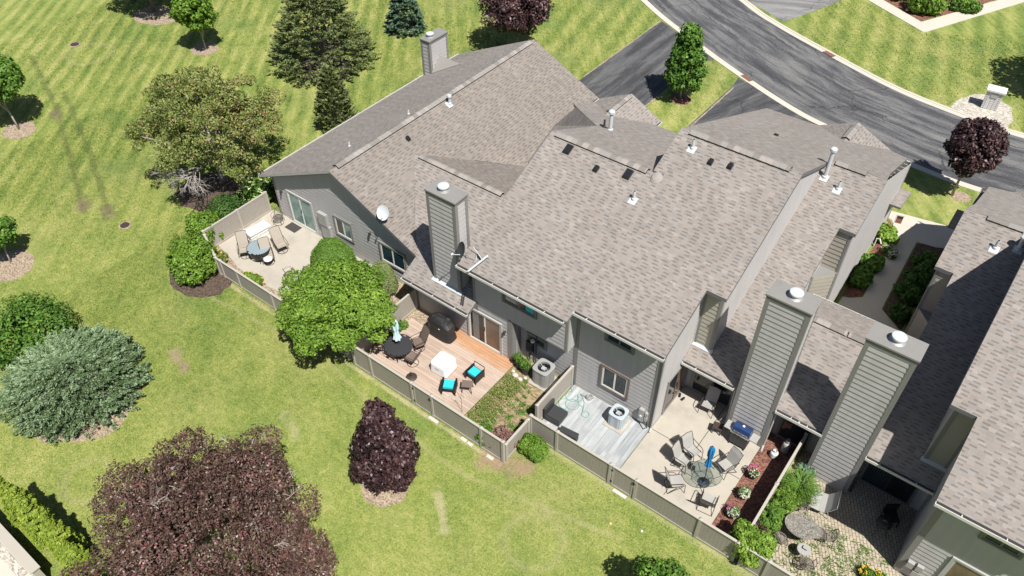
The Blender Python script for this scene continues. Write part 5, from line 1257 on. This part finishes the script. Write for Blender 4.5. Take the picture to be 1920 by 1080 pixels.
o = thing('covered_grill', 'large grill under a black cover below the low roof', 'grill', (-17.45, 17.3, .1))
def loft(m, secs, n=20, e=4):
    rings = []
    for (a, b, z, ox, oy) in secs:
        rings.append([m.pt((ox+a*math.copysign(abs(math.cos(t_))**(2/e), math.cos(t_)), oy+b*math.copysign(abs(math.sin(t_))**(2/e), math.sin(t_)), z+.012*math.sin(t_*5+z*9))) for t_ in [2*math.pi*i/n for i in range(n)]])
    for A, B in zip(rings, rings[1:]):
        for i in range(n): m.f.append([A[i], A[(i+1) % n], B[(i+1) % n], B[i]]); m.mi.append(m.cur); m.uv.append(None)
    m.f.append(rings[-1]); m.mi.append(m.cur); m.uv.append(None)
m = MB(); loft(m, [(.74, .36, .04, 0, 0), (.72, .33, .25, 0, 0), (.66, .3, .5, 0, 0), (.7, .33, .78, 0, 0), (.66, .32, .86, 0, 0), (.5, .3, .98, 0, .02), (.44, .22, 1.1, 0, .05), (.3, .1, 1.14, 0, .06)], 32); m.build('cover', 'cover_black', o, smooth=False)
m = MB()
for x in (-.6, .6): m.lathe([(.06, 0), (.06, .05)], (x, -.2), 12)
m.build('casters', 'black', o)
m = MB(); m.box(.12, -.345, .72, .2, -.33, .75); m.build('tag', 'white_plastic', o)
o = thing('covered_table', 'square table under a white cover in the middle of the wooden deck', 'table', (-16.02, 15.78, .1), math.radians(3))
m = MB(); loft(m, [(.45, .45, .05, 0, 0), (.43, .44, .3, 0, 0), (.42, .43, .54, 0, 0), (.4, .41, .6, 0, 0), (.2, .2, .615, 0, 0)], 36, 9); m.build('cover', 'cover_white', o)
m = MB(); m.box(-.12, -.455, .4, .1, -.44, .43); m.build('vent_flap', 'utility_grey', o)
m = MB()
for x in (-.38, .38):
    for y in (-.38, .38): m.box(x-.03, y-.03, 0, x+.03, y+.03, .06)
m.build('feet', 'black', o)
def stool(label, loc, rz, rail):
    o = thing('cushioned_stool', label, 'stool', loc, rz, 'black stools with turquoise cushions')
    m = MB(); m.box(-.25, -.22, .22, .25, .22, .34); m.build('frame', 'black', o)
    m = MB(); m.prism([(-.23, -.21), (.23, -.21), (.23, .21), (-.23, .21)], .345, .45, .96); m.build('cushion', 'turquoise', o)
    for s in (-1, 1): m = MB(); m.box(s*.29-.035, -.3, .1, s*.29+.035, .3, .5); m.build('side_panel', 'black', o)
    for x in (-.29, .29):
        for y in (-.26, .26): m = MB(); m.tube([(x, y, .12), (x*1.06, y*1.12, 0)], .022, 5); m.build('leg', 'black', o)
    if rail: m = MB(); m.tube([(-.29, .3, .3), (-.29, .34, .62), (.29, .34, .62), (.29, .3, .3)], .02, 6); m.build('back_rail', 'brown_metal', o)
    return o
stool('turquoise cushioned stool nearer the deck fence', (-15.05, 15.02, .1), math.radians(30), False)
stool('turquoise cushioned stool with a back rail, nearer the sliding door', (-14.6, 16.22, .1), math.radians(-2), True)
o = thing('side_table', 'small brown side table between the two turquoise stools', 'table', (-14.42, 15.5, .1), .5)
m = MB(); m.prism([(-.22, -.2), (.22, -.2), (.25, .18), (-.25, .18)], .43, .45); m.build('tabletop', 'bronze_frame', o)
for x in (-.17, .17):
    for y in (-.15, .15): m = MB(); m.tube([(x, y, .43), (x*1.25, y*1.25, 0)], .018, 5); m.build('leg', 'brown_metal', o)
o = thing('parasol_stand', 'empty round parasol base beside the deck fence', 'parasol stand', (-16.85, 14.55, .1))
m = MB(); m.lathe([(.25, 0), (.25, .03), (.18, .06), (.05, .09)], (0, 0), 24); m.build('foot', 'brown_metal', o)
m = MB(); m.lathe([(.035, .09), (.03, .36)], (0, 0), 12); m.build('sleeve', 'brown_metal', o)
o = thing('garden_hook', 'thin iron double garden hook at the front edge of the wooden deck', 'garden hook', (-13.85, 14.45, 0))
m = MB(); m.tube([(0, 0, 0), (0, 0, 1.25)], .009, 5)
for s in (-1, 1): m.tube([(0, 0, 1.2-.2*(s < 0)), (s*.12-.1, 0, 1.38), (s*.22-.12, 0, 1.3), (s*.3-.12, 0, 1.2)], .008, 5)
m.build('rod', 'brown_metal', o)
def planter(label, loc, r, h, leaf='leaf_green', group=None, fl=None, mat='dark_grey', n=700, ph=.35):
    o = thing('flower_pot', label, 'flower pot', loc, 0, group)
    m = MB(); m.lathe([(r*.7, 0), (r, h-.03), (r*1.06, h-.03), (r*1.06, h), (r*.9, h), (r*.88, h-.04)], (0, 0), 20); m.build('pot', mat, o)
    m = MB(); m.lathe([(r*.86, h-.06), (r*.8, h-.03)], (0, 0), 16); m.build('soil', 'mulch_dark', o)
    if n:
        bl = [((rng.uniform(-.5, .5)*r, rng.uniform(-.5, .5)*r, h+ph*.4), r*.85, rng.uniform(-.1, .1)) for _ in range(5)]; crown('foliage', leaf, bl, n, .035, .02, o, 1.)
    for fm, cnt in (fl or []):
        u = rng.normal(0, 1, (cnt, 3)); u[:, 2] = np.abs(u[:, 2]); u /= np.linalg.norm(u, axis=1, keepdims=True)
        off = {'flower_pink': np.array([-.07, .05, 0]), 'flower_white': np.array([.02, -.05, 0])}[fm]
        P = u*np.array([r*1.15, r*1.15, ph*.75])+off+np.array([0, 0, h+.05]); leaf_mesh('flowers', fm, P, u+np.array([0, 0, .6]), .036, .03, rng.uniform(0, 1, cnt), o)
    return o
planter('left tall black pot with climbing leaves at the deck corner', (-13.45, 17.95, 0), .2, .55)
planter('right black pot with leafy plant between the deck and the grey air conditioner', (-13.0, 17.85, 0), .22, .5)
for i, (x, y, r) in enumerate([(-13.3, 17.45, .16), (-13.0, 17.4, .13), (-13.52, 17.6, .1), (-12.85, 17.6, .1)]):
    m = MB(); m.ball((0, 0, r*.3), r, r*.8, r*.5, 9, 6); o = m.build('rock', 'rock'); o.location = (x, y, 0)
    tag(o, ['largest white rock in front of the black pots', 'white rock right of the largest one by the black pots', 'small white rock touching the deck edge', 'small white rock nearest the grey air conditioner'][i], 'rock', 'white rocks at the black pots')
def ac_unit(label, loc, w, h, mat):
    o = thing('air_conditioner', label, 'air conditioner', loc, 0, 'outdoor air conditioner units'); n = 48; e = 5
    def ring(m, k, z, inset=0): return [m.pt(((w/2-inset)*k*math.copysign(abs(math.cos(t_))**(2/e), math.cos(t_)), (w/2-inset)*k*math.copysign(abs(math.sin(t_))**(2/e), math.sin(t_)), z)) for t_ in [2*math.pi*i/n for i in range(n)]]
    m = MB(); A = []
    for z in (.03, h-.08):
        A.append([m.pt(((w/2-(.014 if i % 3 == 0 else 0))*math.copysign(abs(math.cos(t_))**(2/e), math.cos(t_)), (w/2-(.014 if i % 3 == 0 else 0))*math.copysign(abs(math.sin(t_))**(2/e), math.sin(t_)), z)) for i, t_ in enumerate([2*math.pi*i/n for i in range(n)])])
    for i in range(n): m.f.append([A[0][i], A[0][(i+1) % n], A[1][(i+1) % n], A[1][i]]); m.mi.append(0); m.uv.append(None)
    m.build('casing', mat, o)
    m = MB(); R1 = ring(m, 1.02, h-.08); R2 = ring(m, 1.02, h-.01); R3 = ring(m, .97, h); R4 = [m.pt((w*.36*math.cos(2*math.pi*i/n), w*.36*math.sin(2*math.pi*i/n), h)) for i in range(n)]; R5 = [m.pt((w*.35*math.cos(2*math.pi*i/n), w*.35*math.sin(2*math.pi*i/n), h-.12)) for i in range(n)]
    for X, Y in ((R1, R2), (R2, R3), (R3, R4), (R4, R5)):
        for i in range(n): m.f.append([X[i], X[(i+1) % n], Y[(i+1) % n], Y[i]]); m.mi.append(0); m.uv.append(None)
    m.build('top_panel', mat, o, fixn=False)
    m = MB(); m.lathe([(w*.36, h-.3), (w*.36, h-.29)], (0, 0), 24); m.build('fan_well', 'black', o)
    m = MB()
    for k in range(3):
        a = k*2.094+.4; c, s = math.cos(a), math.sin(a); P = [(.06, -.07, h-.2), (w*.32, -.13, h-.2), (w*.34, .1, h-.14), (.06, .07, h-.16)]
        m.face([(x*c-y*s, x*s+y*c, z) for x, y, z in P])
    m.build('fan', 'dark_grey', o)
    m = MB(); m.box(-.1, -.09, h-.16, .1, .08, h-.09); m.tube([(-w*.34, .1, h-.03), (0, 0, h-.09), (w*.34, -.05, h-.03)], .012, 5); m.build('motor', 'white_metal', o)
    for k in range(1, 7): m = MB(); rr = w*.36*k/7; m.tube([(rr*math.cos(i*math.pi/12), rr*math.sin(i*math.pi/12), h-.012) for i in range(24)], .0025, 4, closed=True); m.build('guard_ring', 'dark_grey', o)
    m = MB(); m.box(-w/2-.1, -w/2-.12, -.0, w/2+.12, w/2+.08, .03); m.build('pad', 'concrete', o)
    return o
ac_unit('grey air conditioner on the weedy ground beside the divider fence', (-12.14, 17.98, .03), .8, .93, 'ac_grey')
ac_unit('pale blue grey air conditioner on the grey deck below the window', (-8.33, 17.98, .09), .68, .76, 'ac_blue')
# grey deck things
o = thing('lounge_chair', 'black lounge chair in the corner of the grey deck', 'chair', (-10.5, 16.62, .09), math.radians(2))
m = MB(); m.box(-.34, -.36, .06, .34, .36, .3); m.build('frame', 'dark_grey', o)
m = MB(); m.prism([(-.3, -.33), (.33, -.33), (.33, .33), (-.3, .33)], .3, .37, .97); m.build('seat', 'dark_grey', o)
m = MB(); m.box(-.42, -.34, .1, -.33, .36, .68); m.build('backrest', 'dark_grey', o)
o = thing('deck_box', 'low black bench box behind the front fence of the grey deck', 'box', (-9.52, 16.1, .09), math.radians(6))
m = MB(); m.box(-.4, -.12, 0, .38, .13, .36); m.box(-.42, -.14, .36, .4, .15, .4); m.build('body', 'dark_grey', o)
o = thing('watering_can', 'grey metal watering can on the grey deck by the wall', 'watering can', (-9.95, 18.3, .09), .3)
m = MB(); m.lathe([(.13, 0), (.14, .16), (.11, .2)], (0, 0), 18); m.build('body', 'galvanised', o)
m = MB(); m.tube([(-.1, 0, .05), (-.3, .0, .2), (-.34, 0, .22)], .018, 6); m.build('spout', 'galvanised', o)
m = MB(); m.tube([(.12, 0, .05), (.22, 0, .15), (.1, 0, .26), (-.02, 0, .2)], .01, 6); m.build('handle', 'dark_grey', o)
pts = [(-10.95, 18.5, .4), (-10.93, 18.35, .12)]
def arc(cx, cy, r, a0, a1, n=14): return [(cx+r*math.cos(math.radians(a0+(a1-a0)*i/n)), cy+r*.9*math.sin(math.radians(a0+(a1-a0)*i/n)), .105+.004*(i % 3)) for i in range(n+1)]
pts += arc(-10.6, 17.95, .28, 120, 420)+arc(-10.35, 17.6, .3, 60, 400)+[(-9.9, 17.75, .11), (-9.75, 17.45, .11)]+arc(-9.62, 17.5, .17, 200, 520)+[(-10.0, 18.0, .11), (-10.4, 18.3, .11)]+arc(-10.6, 17.45, .3, 90, 330)
m = MB(); m.tube(pts, .011, 5); tag(m.build('garden_hose', 'hose_green'), 'green garden hose looped on the grey deck', 'hose')
o = thing('utility_meter', 'grey utility boxes on the wall at the corner of the grey deck', 'meter', (-7.5, 18.58, 0))
m = MB(); m.box(-.16, -.16, .35, .06, 0, 1.1); m.build('main_box', 'utility_grey', o)
for x, z in ((.16, .75), (.16, .45)): m = MB(); m.box(x-.06, -.12, z, x+.06, 0, z+.22); m.build('small_box', 'utility_grey', o)
m = MB(); m.tube([(-.05, -.17, .72), (-.05, -.2, .72)], .06, 12); m.build('dial', 'white_plastic', o)
m = MB(); m.tube([(-.05, -.1, .36), (-.05, -.1, .1), (.2, -.25, .1), (.3, -.1, .12), (.2, -.05, .42)], .022, 6); m.build('pipe', 'black', o)
o = thing('utility_meter', 'white utility boxes on the wall of the right end house at the bottom edge', 'meter', (3.45, 18.58, 0))
for x, z in ((-.15, .7), (.15, .75), (.12, .35)): m = MB(); m.box(x-.11, -.14, z, x+.11, 0, z+.32); m.build('box', 'utility_grey', o)
# concrete patio
tx, ty = -4.12, 17.6
o = thing('glass_table', 'round glass table on the concrete patio with the blue parasol', 'table', (tx, ty, .045))
m = MB(); m.lathe([(.6, .7), (.6, .71)], (0, 0), 36); m.build('glass_top', 'glass_clear', o)
m = MB(); m.tube([(.6*math.cos(i*math.pi/18), .6*math.sin(i*math.pi/18), .705) for i in range(36)], .012, 6, closed=True); m.build('rim', 'stainless', o)
for i in range(4):
    a = .4+i*math.pi/2; m = MB(); m.tube([(.56*math.cos(a), .56*math.sin(a), .7), (.3*math.cos(a), .3*math.sin(a), .4), (.5*math.cos(a), .5*math.sin(a), 0)], .013, 6); m.build('leg', 'stainless', o)
m = MB(); m.tube([(.33*math.cos(i*math.pi/12), .33*math.sin(i*math.pi/12), .38) for i in range(24)], .01, 6, closed=True); m.build('ring_brace', 'stainless', o)
closed_parasol('closed bright blue parasol in the glass table', (tx, ty, .045), 'umbrella_blue', 2.35, 1.15, (-.035, .02), .12)
cg = 'light sling chairs round the glass table'
k0 = sling_chair('patio_chair', 'sling chair beyond the glass table on the grill side', (-3.7, 18.6, .045), face(-.35, -.9), group=cg)
dup(k0, (-4.95, 16.75, .045), face(.76, .65), 'sling chair on the left front side of the glass table, back to the deck', cg)
dup(k0, (-3.55, 16.75, .045), face(-.15, 1), 'sling chair nearest the front fence at the glass table', cg)
dup(k0, (-5.1, 18.35, .045), face(.9, -.35), 'sling chair left of the blue parasol, the further of the close pair', cg)
dup(k0, (-5.2, 17.8, .045), face(1, -.05), 'sling chair left of the blue parasol, the nearer of the close pair', cg)
dup(k0, (-5.63, 20.85, .045), face(.1, -1), 'lone sling chair in front of the shaded patio doors', 'chair by the patio doors')
for i, (x, y, a) in enumerate([(-6.95, 20.85, .3), (-6.75, 20.75, -.2)]):
    m = MB(); m.prism([(-.05, -.12), (.05, -.12), (.055, .05), (.03, .13), (-.03, .13), (-.055, .05)], 0, .02); m.tube([(-.045, 0, .02), (0, .06, .05), (.045, 0, .02)], .008, 5); o = m.build('flip_flop', 'black'); o.location = (x, y, .046); o.rotation_euler = (0, 0, a)
    tag(o, 'black flip flop nearer the side door' if i == 0 else 'black flip flop further from the side door', 'shoe', 'pair of flip flops')
o = thing('gas_grill', 'gas grill against the tall chimney, its lid tinted with a blue reflection', 'grill', (-3.85, 20.12, .045))
m = MB(); m.box(-.36, -.22, .12, .36, .22, .78); m.build('cabinet', 'dark_grey', o)
m = MB()
sec = [(-.2, .86), (-.21, .98), (-.15, 1.1), (0, 1.17), (.15, 1.1), (.21, .98), (.21, .86)]
m.sheet([[(x, y, z) for x in (-.36, .36)] for y, z in sec])
for x in (-.36, .36): m.face([(x, y, z) for y, z in sec])
m.build('lid', 'reflection_blue_steel', o)
m = MB(); m.box(-.4, -.26, .78, .4, .24, .86); m.tube([(-.3, -.25, .96), (.3, -.25, .96)], .015, 6); m.build('handle_panel', 'stainless', o)
for s in (-1, 1): m = MB(); m.box(s*.4 if s > 0 else -.7, -.22, .8, .7 if s > 0 else -.4, .2, .84); m.build('side_shelf', 'utility_grey', o)
for k in range(4): m = MB(); m.tube([(-.27+k*.18, -.26, .82), (-.27+k*.18, -.3, .82)], .025, 8); m.build('knob', 'stainless', o)
for x in (-.32, .32):
    for y in (-.2, .2): m = MB(); m.tube([(x-.015, y, .06), (x+.015, y, .06)], .055, 10); m.build('wheel', 'black', o)
m = MB(); m.lathe([(.055, 1.172), (.05, 1.177)], (0, 0), 14); m.build('emblem', 'white_plastic', o)
o = thing('side_table', 'small dark brown stand left of the gas grill', 'table', (-4.82, 20.1, .045), .2)
m = MB(); m.box(-.2, -.18, .36, .2, .18, .4); m.build('tabletop', 'brown_metal', o)
for x in (-.16, .16):
    for y in (-.14, .14): m = MB(); m.box(x-.02, y-.02, 0, x+.02, y+.02, .36); m.build('leg', 'brown_metal', o)
o = thing('broom', 'broom with yellow bristles leaning by the chimney', 'broom', (-4.95, 20.45, .045), 0)
m = MB(); m.tube([(.0, .0, .12), (.3, .75, 1.2)], .012, 6); m.build('handle', 'utility_grey', o)
m = MB(); m.prism([(-.15, -.05), (.12, -.07), (.12, .02), (-.13, .04)], 0, .13, .75); m.build('bristles', 'yellow', o)
o = thing('propane_tank', 'white propane tank in the mulch by the gas grill', 'gas tank', (-2.45, 20.4, .02), 0, 'gas tanks in the mulch')
def tank(o, r, h, mat):
    m = MB(); m.lathe([(r*.8, 0), (r*.8, .03), (r, .06), (r, h*.8), (r*.85, h*.93), (r*.4, h)], (0, 0), 20); m.build('body', mat, o)
    m = MB(); m.lathe([(r*.55, h*.97), (r*.55, h*1.25)], (0, 0), 16, False, False); m.tube([(0, 0, h*.95), (0, 0, h*1.18)], .03, 8); m.build('collar', mat, o)
tank(o, .155, .34, 'white_plastic')
o = thing('propane_tank', 'taller grey tank behind the white propane tank', 'gas tank', (-2.2, 20.9, .02), 0, 'gas tanks in the mulch'); tank(o, .16, .62, 'utility_grey')
for i, (x, y, fl, lb) in enumerate([(-2.72, 19.0, [('flower_pink', 90), ('flower_white', 45)], 'pot with magenta flowers, nearest the gas grill'), (-2.62, 17.95, [('flower_white', 170)], 'pot of pure white petunias in the mulch strip'), (-2.6, 16.95, [('flower_white', 110), ('flower_pink', 35)], 'pot of white and pink flowers nearest the front fence')]):
    planter(lb, (x, y, .02), .19, .3, fl=fl, group='flower pots in the red mulch', mat='black', n=520)
planter('empty black pot behind the front fence in the mulch strip', (-2.2, 15.95, .02), .2, .3, mat='black', n=0)
# block patio
t = NT('mosaic'); P = t.obj(); v = t.n('TexVoronoi', {'Vector': P, 'Scale': 22.}); e = t.n('TexVoronoi', {'Vector': P, 'Scale': 22.}, feature='DISTANCE_TO_EDGE')
c = t.ramp(t.xyz(v.outputs['Color'])[0], [(0, (.12, .11, .095)), (1, (.33, .31, .27))]); c = t.mix(t.ramp(e.outputs[0], [(.02, 1.), (.06, 0.)]), c, (.06, .055, .05)); t.pbr(c, .5)
o = thing('mosaic_table', 'long oval mosaic topped table on the block paving', 'table', (-.3, 17.7, .02), math.radians(8))
m = MB(); a = m.ring(0, 0, .68, .62, 36, .5); b = m.ring(0, 0, .72, .62, 36, .5); m.f += [a[::-1], b]; m.mi += [0, 0]; m.uv += [None]*2
for i in range(36): m.f.append([a[i], a[(i+1) % 36], b[(i+1) % 36], b[i]]); m.mi.append(0); m.uv.append(None)
m.build('tabletop', 'mosaic', o)
m = MB(); a = m.ring(.42, .14, .5, .36, 28, .3); b = m.ring(.42, .14, .54, .36, 28, .3); m.f += [a[::-1], b]; m.mi += [0, 0]; m.uv += [None]*2
for i in range(28): m.f.append([a[i], a[(i+1) % 28], b[(i+1) % 28], b[i]]); m.mi.append(0); m.uv.append(None)
m.build('lower_leaf', 'mosaic', o)
for i in range(4):
    q = .7+i*math.pi/2; m = MB(); m.tube([(.4*math.cos(q), .3*math.sin(q), .68), (.2*math.cos(q), .16*math.sin(q), .35), (.42*math.cos(q), .34*math.sin(q), 0)], .016, 6); m.build('leg', 'iron', o)
ig2 = 'round seated iron chairs on the block paving'
i0 = iron_chair('iron_chair', 'iron chair beyond the oval mosaic table, nearest the grey fabric seat', (-.65, 18.75, .02), face(.1, -1), ig2)
dup(i0, (.62, 18.1, .02), face(-1, -.35), 'iron chair at the right end of the oval mosaic table', ig2)
dup(i0, (-.75, 16.95, .02), face(.4, .9), 'iron chair at the near left of the oval mosaic table', ig2)
dup(i0, (.42, 16.6, .02), face(-.3, .9), 'iron chair beside the round grey side table at the bottom edge', ig2)
o = thing('side_table', 'small round grey side table near the bottom edge', 'table', (.12, 17.0, .02))
m = MB(); m.lathe([(.24, .5), (.24, .52)], (0, 0), 28); m.build('tabletop', 'utility_grey', o)
for i in range(3):
    q = i*2.1; m = MB(); m.tube([(.16*math.cos(q), .16*math.sin(q), .5), (.2*math.cos(q), .2*math.sin(q), 0)], .012, 6); m.build('leg', 'iron', o)
m = MB(); m.box(-.09, -.012, .52, .09, .012, .55); m.box(-.09, -.012, .52, -.065, .12, .55); m.build('ornament', 'black', o)
o = thing('glider_seat', 'grey fabric sling glider beside the last chimney', 'chair', (-.05, 19.35, .02), math.radians(-80))
m = MB(); m.sheet([[(x, y, z) for x in (-.4, 0, .4)] for y, z in ((-.45, .42), (-.1, .36), (.12, .38), (.3, .62), (.42, .85))], .015); m.build('seat', 'utility_grey', o)
m = MB()
for s in (-.42, .42): m.tube([(s, -.48, .42), (s, -.1, .36), (s, .12, .38), (s, .3, .62), (s, .45, .9)], .016, 6); m.tube([(s, -.4, .4), (s, -.4, .02), (s, .4, .02), (s, .2, .5)], .014, 6)
m.tube([(-.42, -.48, .42), (.42, -.48, .42)], .014, 6); m.tube([(-.42, .45, .9), (.42, .45, .9)], .014, 6); m.build('frame', 'utility_grey', o)
o = thing('kettle_grill', 'black kettle grill in the shade of the right end house', 'grill', (2.05, 19.6, .02))
m = MB(); m.lathe([(.05, .55), (.24, .66), (.28, .78)], (0, 0), 20); m.build('bowl', 'black', o)
m = MB(); m.lathe([(.28, .785), (.24, .92), (.05, 1.0)], (0, 0), 20); m.build('lid', 'black', o)
m = MB(); m.tube([(-.07, -.1, 1.0), (0, -.1, 1.06), (.07, -.1, 1.0)], .01, 6); m.build('handle', 'stainless', o)
for i in range(3): q = i*2.1; m = MB(); m.tube([(.15*math.cos(q), .15*math.sin(q), .62), (.3*math.cos(q), .3*math.sin(q), 0)], .014, 6); m.build('leg', 'dark_grey', o)
o = thing('patio_chair_stack', 'black chair frame in the shade beside the kettle grill', 'chair', (2.2, 20.3, .02), .6)
m = MB(); m.box(-.25, -.25, .38, .25, .25, .43); m.build('seat', 'black', o)
m = MB(); m.box(-.25, .22, .43, .25, .27, .85); m.build('backrest', 'black', o)
for x in (-.23, .23):
    for y in (-.23, .23): m = MB(); m.tube([(x, y, .38), (x, y, 0)], .02, 5); m.build('leg', 'dark_grey', o)

# ------------------------------------------------------------------ roof and yard details
def dish(label, loc, rz, tilt, r, mat='white_metal', arm=.5, back='dark_grey'):
    o = thing('satellite_dish', label, 'satellite dish', loc, rz, 'satellite dishes')
    m = MB(); m.tube([(0, .12, -.05), (0, .1, .25), (0, 0, .5)], .022, 8); m.tube([(-.3, .35, 0), (0, .1, .22), (.3, .35, 0)], .014, 6); m.build('mast', 'galvanised', o)
    d = MB(); n = 24; rings = []; Rm = Matrix.Rotation(math.radians(tilt), 4, 'X')
    for k in range(5):
        q = r*k/4+1e-3; dep = .22*r*(k/4)**2; rings.append([d.pt(Rm @ Vector((q*.82*math.cos(2*math.pi*i/n), -dep*1.0, q*math.sin(2*math.pi*i/n)))+Vector((0, -.04, .5))) for i in range(n)])
    for A, B in zip(rings, rings[1:]):
        for i in range(n): d.f.append([A[i], A[(i+1) % n], B[(i+1) % n], B[i]]); d.mi.append(0); d.uv.append(None)
    d.build('reflector', mat, o, smooth=True, fixn=False)
    m = MB(); e = Rm @ Vector((0, -arm, -r*.35)); m.tube([(0, -.02, .5-r*.8), tuple(e+Vector((0, 0, .36)))], .016, 6); m.tube([tuple(e+Vector((0, -.05, .36))), tuple(e+Vector((0, .05, .4)))], .045, 8); m.build('feed_arm', 'white_metal', o)
    return o
dish('light grey satellite dish on the long sloping roof edge above the left patio', (-21.75, 18.6, 3.95), face(.45, -.9), -30, .36)
dish('dark satellite dish beside the first chimney', (-16.2, 17.78, 5.2), face(-.45, -.9), -22, .36, 'dark_grey')
o = thing('antenna_bracket', 'white dish arm and bracket lying over the gutter next to the dark dish', 'antenna', (-15.55, 17.7, 5.1))
m = MB(); m.tube([(-.1, -.35, .0), (.25, .55, .42)], .045, 6); m.tube([(-.02, -.15, .1), (.0, .3, .12)], .03, 6); m.build('bar', 'white_metal', o)
m = MB(); m.tube([(.15, .3, .3), (-.3, .5, .35), (-.45, .45, .6)], .018, 6); m.tube([(-.2, .3, .05), (-.3, .5, .35), (-.1, .6, .0)], .022, 6); m.build('arm', 'white_metal', o)
m = MB(); m.tube([(-.25, .45, .3), (.1, .35, .2)], .035, 6); m.build('clamp', 'black', o)
o = thing('brick_mailbox', 'white capped brick mailbox pillar on the stone bed across the road', 'mailbox', (-2.35, 53.45, 0), .1)
t = NT('white_brick'); br = t.n('TexBrick', {'Vector': t.v_('MULTIPLY', t.obj(), (1, 1, 1)), 'Color1': (.5, .5, .49, 1), 'Color2': (.62, .61, .6, 1), 'Mortar': (.25, .25, .25, 1), 'Scale': 1., 'Brick Width': .22, 'Row Height': .09, 'Mortar Size': .012}); t.pbr(br.outputs[0], .85)
m = MB(); m.box(-.45, -.3, 0, .45, .3, 1.25)
for k in range(9): m.box(-.46, -.31, .07+k*.13, .46, .31, .155+k*.13)
m.build('pillar', 'white_brick', o)
m = MB(); m.box(-.56, -.4, 1.255, .56, .4, 1.36); m.build('cap', 'white_plastic', o)
m = MB(); m.box(-.2, -.34, .85, .2, -.312, 1.1); m.build('mailbox_door', 'galvanised', o)
o = thing('garden_flag', 'small red and dark garden flag in the entrance mulch', 'flag', (-3.35, 37.5, 0))
m = MB(); m.tube([(0, 0, 0), (0, 0, 1.0), (.35, .1, 1.0)], .01, 5); m.build('pole', 'dark_grey', o)
m = MB(); m.sheet([[(.03, .01, .97), (.33, .09, .97)], [(.03, .01, .8), (.33, .09, .8)]]); m.cur = 1; m.sheet([[(.03, .01, .8), (.33, .09, .8)], [(.03, .01, .5), (.33, .09, .5)]]); m.build('cloth', ['dark_grey', 'terracotta'], o)
o = thing('downspout_sprayer', 'white metal tap stand at the foot of the lit entrance wall', 'tap', (-3.62, 35.6, 0))
m = MB(); m.tube([(0, 0, 0), (0, 0, .55), (.15, 0, .6), (.3, -.1, .4)], .03, 6); m.build('pipe', 'white_plastic', o)
# small lawn objects
for i, (x, y, c, lb) in enumerate([(-5.0, 14.35, 'white_plastic', 'tiny white ball on the grass below the gate of the concrete patio'), (-6.1, 13.9, 'yellow', 'tiny orange thing on the grass left of the white ball'), (-3.0, 13.9, 'white_plastic', 'tiny pale scrap on the grass near the bottom edge')]):
    m = MB(); m.ball((0, 0, .04), .06, .05, .04, 8, 6); o = m.build('litter', c); o.location = (x, y, 0); tag(o, lb, 'litter')
for i, (x, y, r, lb) in enumerate([(-57.6, 22.7, .4, 'round drain cover in the lawn at the top left'), (-36.4, 13.0, .33, 'round drain cover in the lawn left of the lime bushes')]):
    o = thing('drain_cover', lb, 'drain cover', (x, y, 0), 0, 'drain covers in the lawn')
    m = MB(); m.lathe([(r, .0), (r, .03), (r*.85, .035)], (0, 0), 20); m.build('ring', 'mulch_tan', o)
    m = MB(); m.lathe([(r*.75, .0), (r*.75, .045)], (0, 0), 20); m.build('lid', 'brown_metal', o)
st = 'border stones at the crab apple bed'
for i, (x, y, r, lb) in enumerate([(-33.15, 17.6, .42, 'largest pale border stone beside the dark green bush'), (-33.4, 18.4, .32, 'middle pale border stone under the crab apple'), (-33.6, 19.15, .3, 'furthest pale border stone under the crab apple')]):
    m = MB(); m.ball((0, 0, .1), r, r*.55, .18, 10, 7); o = m.build('stone', 'rock'); o.location = (x, y, 0); o.rotation_euler = (0, 0, 1.3+i*.3); tag(o, lb, 'stone', st)
for i, (x, y, w) in enumerate([(-14.6, 13.46, .5), (-12.95, 13.47, .3), (-12.6, 13.46, .26), (-11.55, 13.45, .32), (-6.5, 15.2, .6)]):
    m = MB(); m.box(-w/2, -.07, 0, w/2, .07, .03); o = m.build('stepping_block', 'rock'); o.location = (x, y, 0)
    tag(o, ['pale stepping block under the gate of the wooden deck', 'first small paver at the foot of the deck fence', 'second small paver at the foot of the deck fence', 'pale paver at the fence corner below the dried bush', 'pale stepping block under the gate of the concrete patio'][i], 'paver', 'pavers along the foot of the fences')
# neighbour's raised terrace in the bottom left corner
o = thing('terrace', 'corner of a pale terrace with a cream parapet at the bottom left', 'terrace', (-22.5, -1.5, 0), w=True)
m = MB(); m.box(-25.2, -3.2, 0, -20.9, -.35, .9); m.build('floor', 'concrete_pale', o)
m = MB(); m.box(-25.2, -.35, 0, -20.8, -.12, 1.15); m.box(-25.2, -.42, 1.15, -20.75, -.06, 1.2); m.build('parapet', 'fence_trim', o)
m = MB(); m.box(-25.2, -.75, .9, -21.1, -.45, .93); m.build('stone_strip', 'gravel', o)
o = thing('terrace_chair', 'dark seat on the pale terrace in the bottom left corner', 'chair', (-22.75, -1.0, .9), .4)
m = MB(); m.box(-.25, -.25, .38, .25, .25, .44); m.build('seat', 'charcoal_fabric', o)
m = MB(); m.box(-.25, -.3, .44, .25, -.24, .85); m.build('backrest', 'charcoal_fabric', o)
for x in (-.23, .23):
    for y in (-.23, .23): m = MB(); m.tube([(x, y, .38), (x, y, 0)], .02, 5); m.build('leg', 'dark_grey', o)
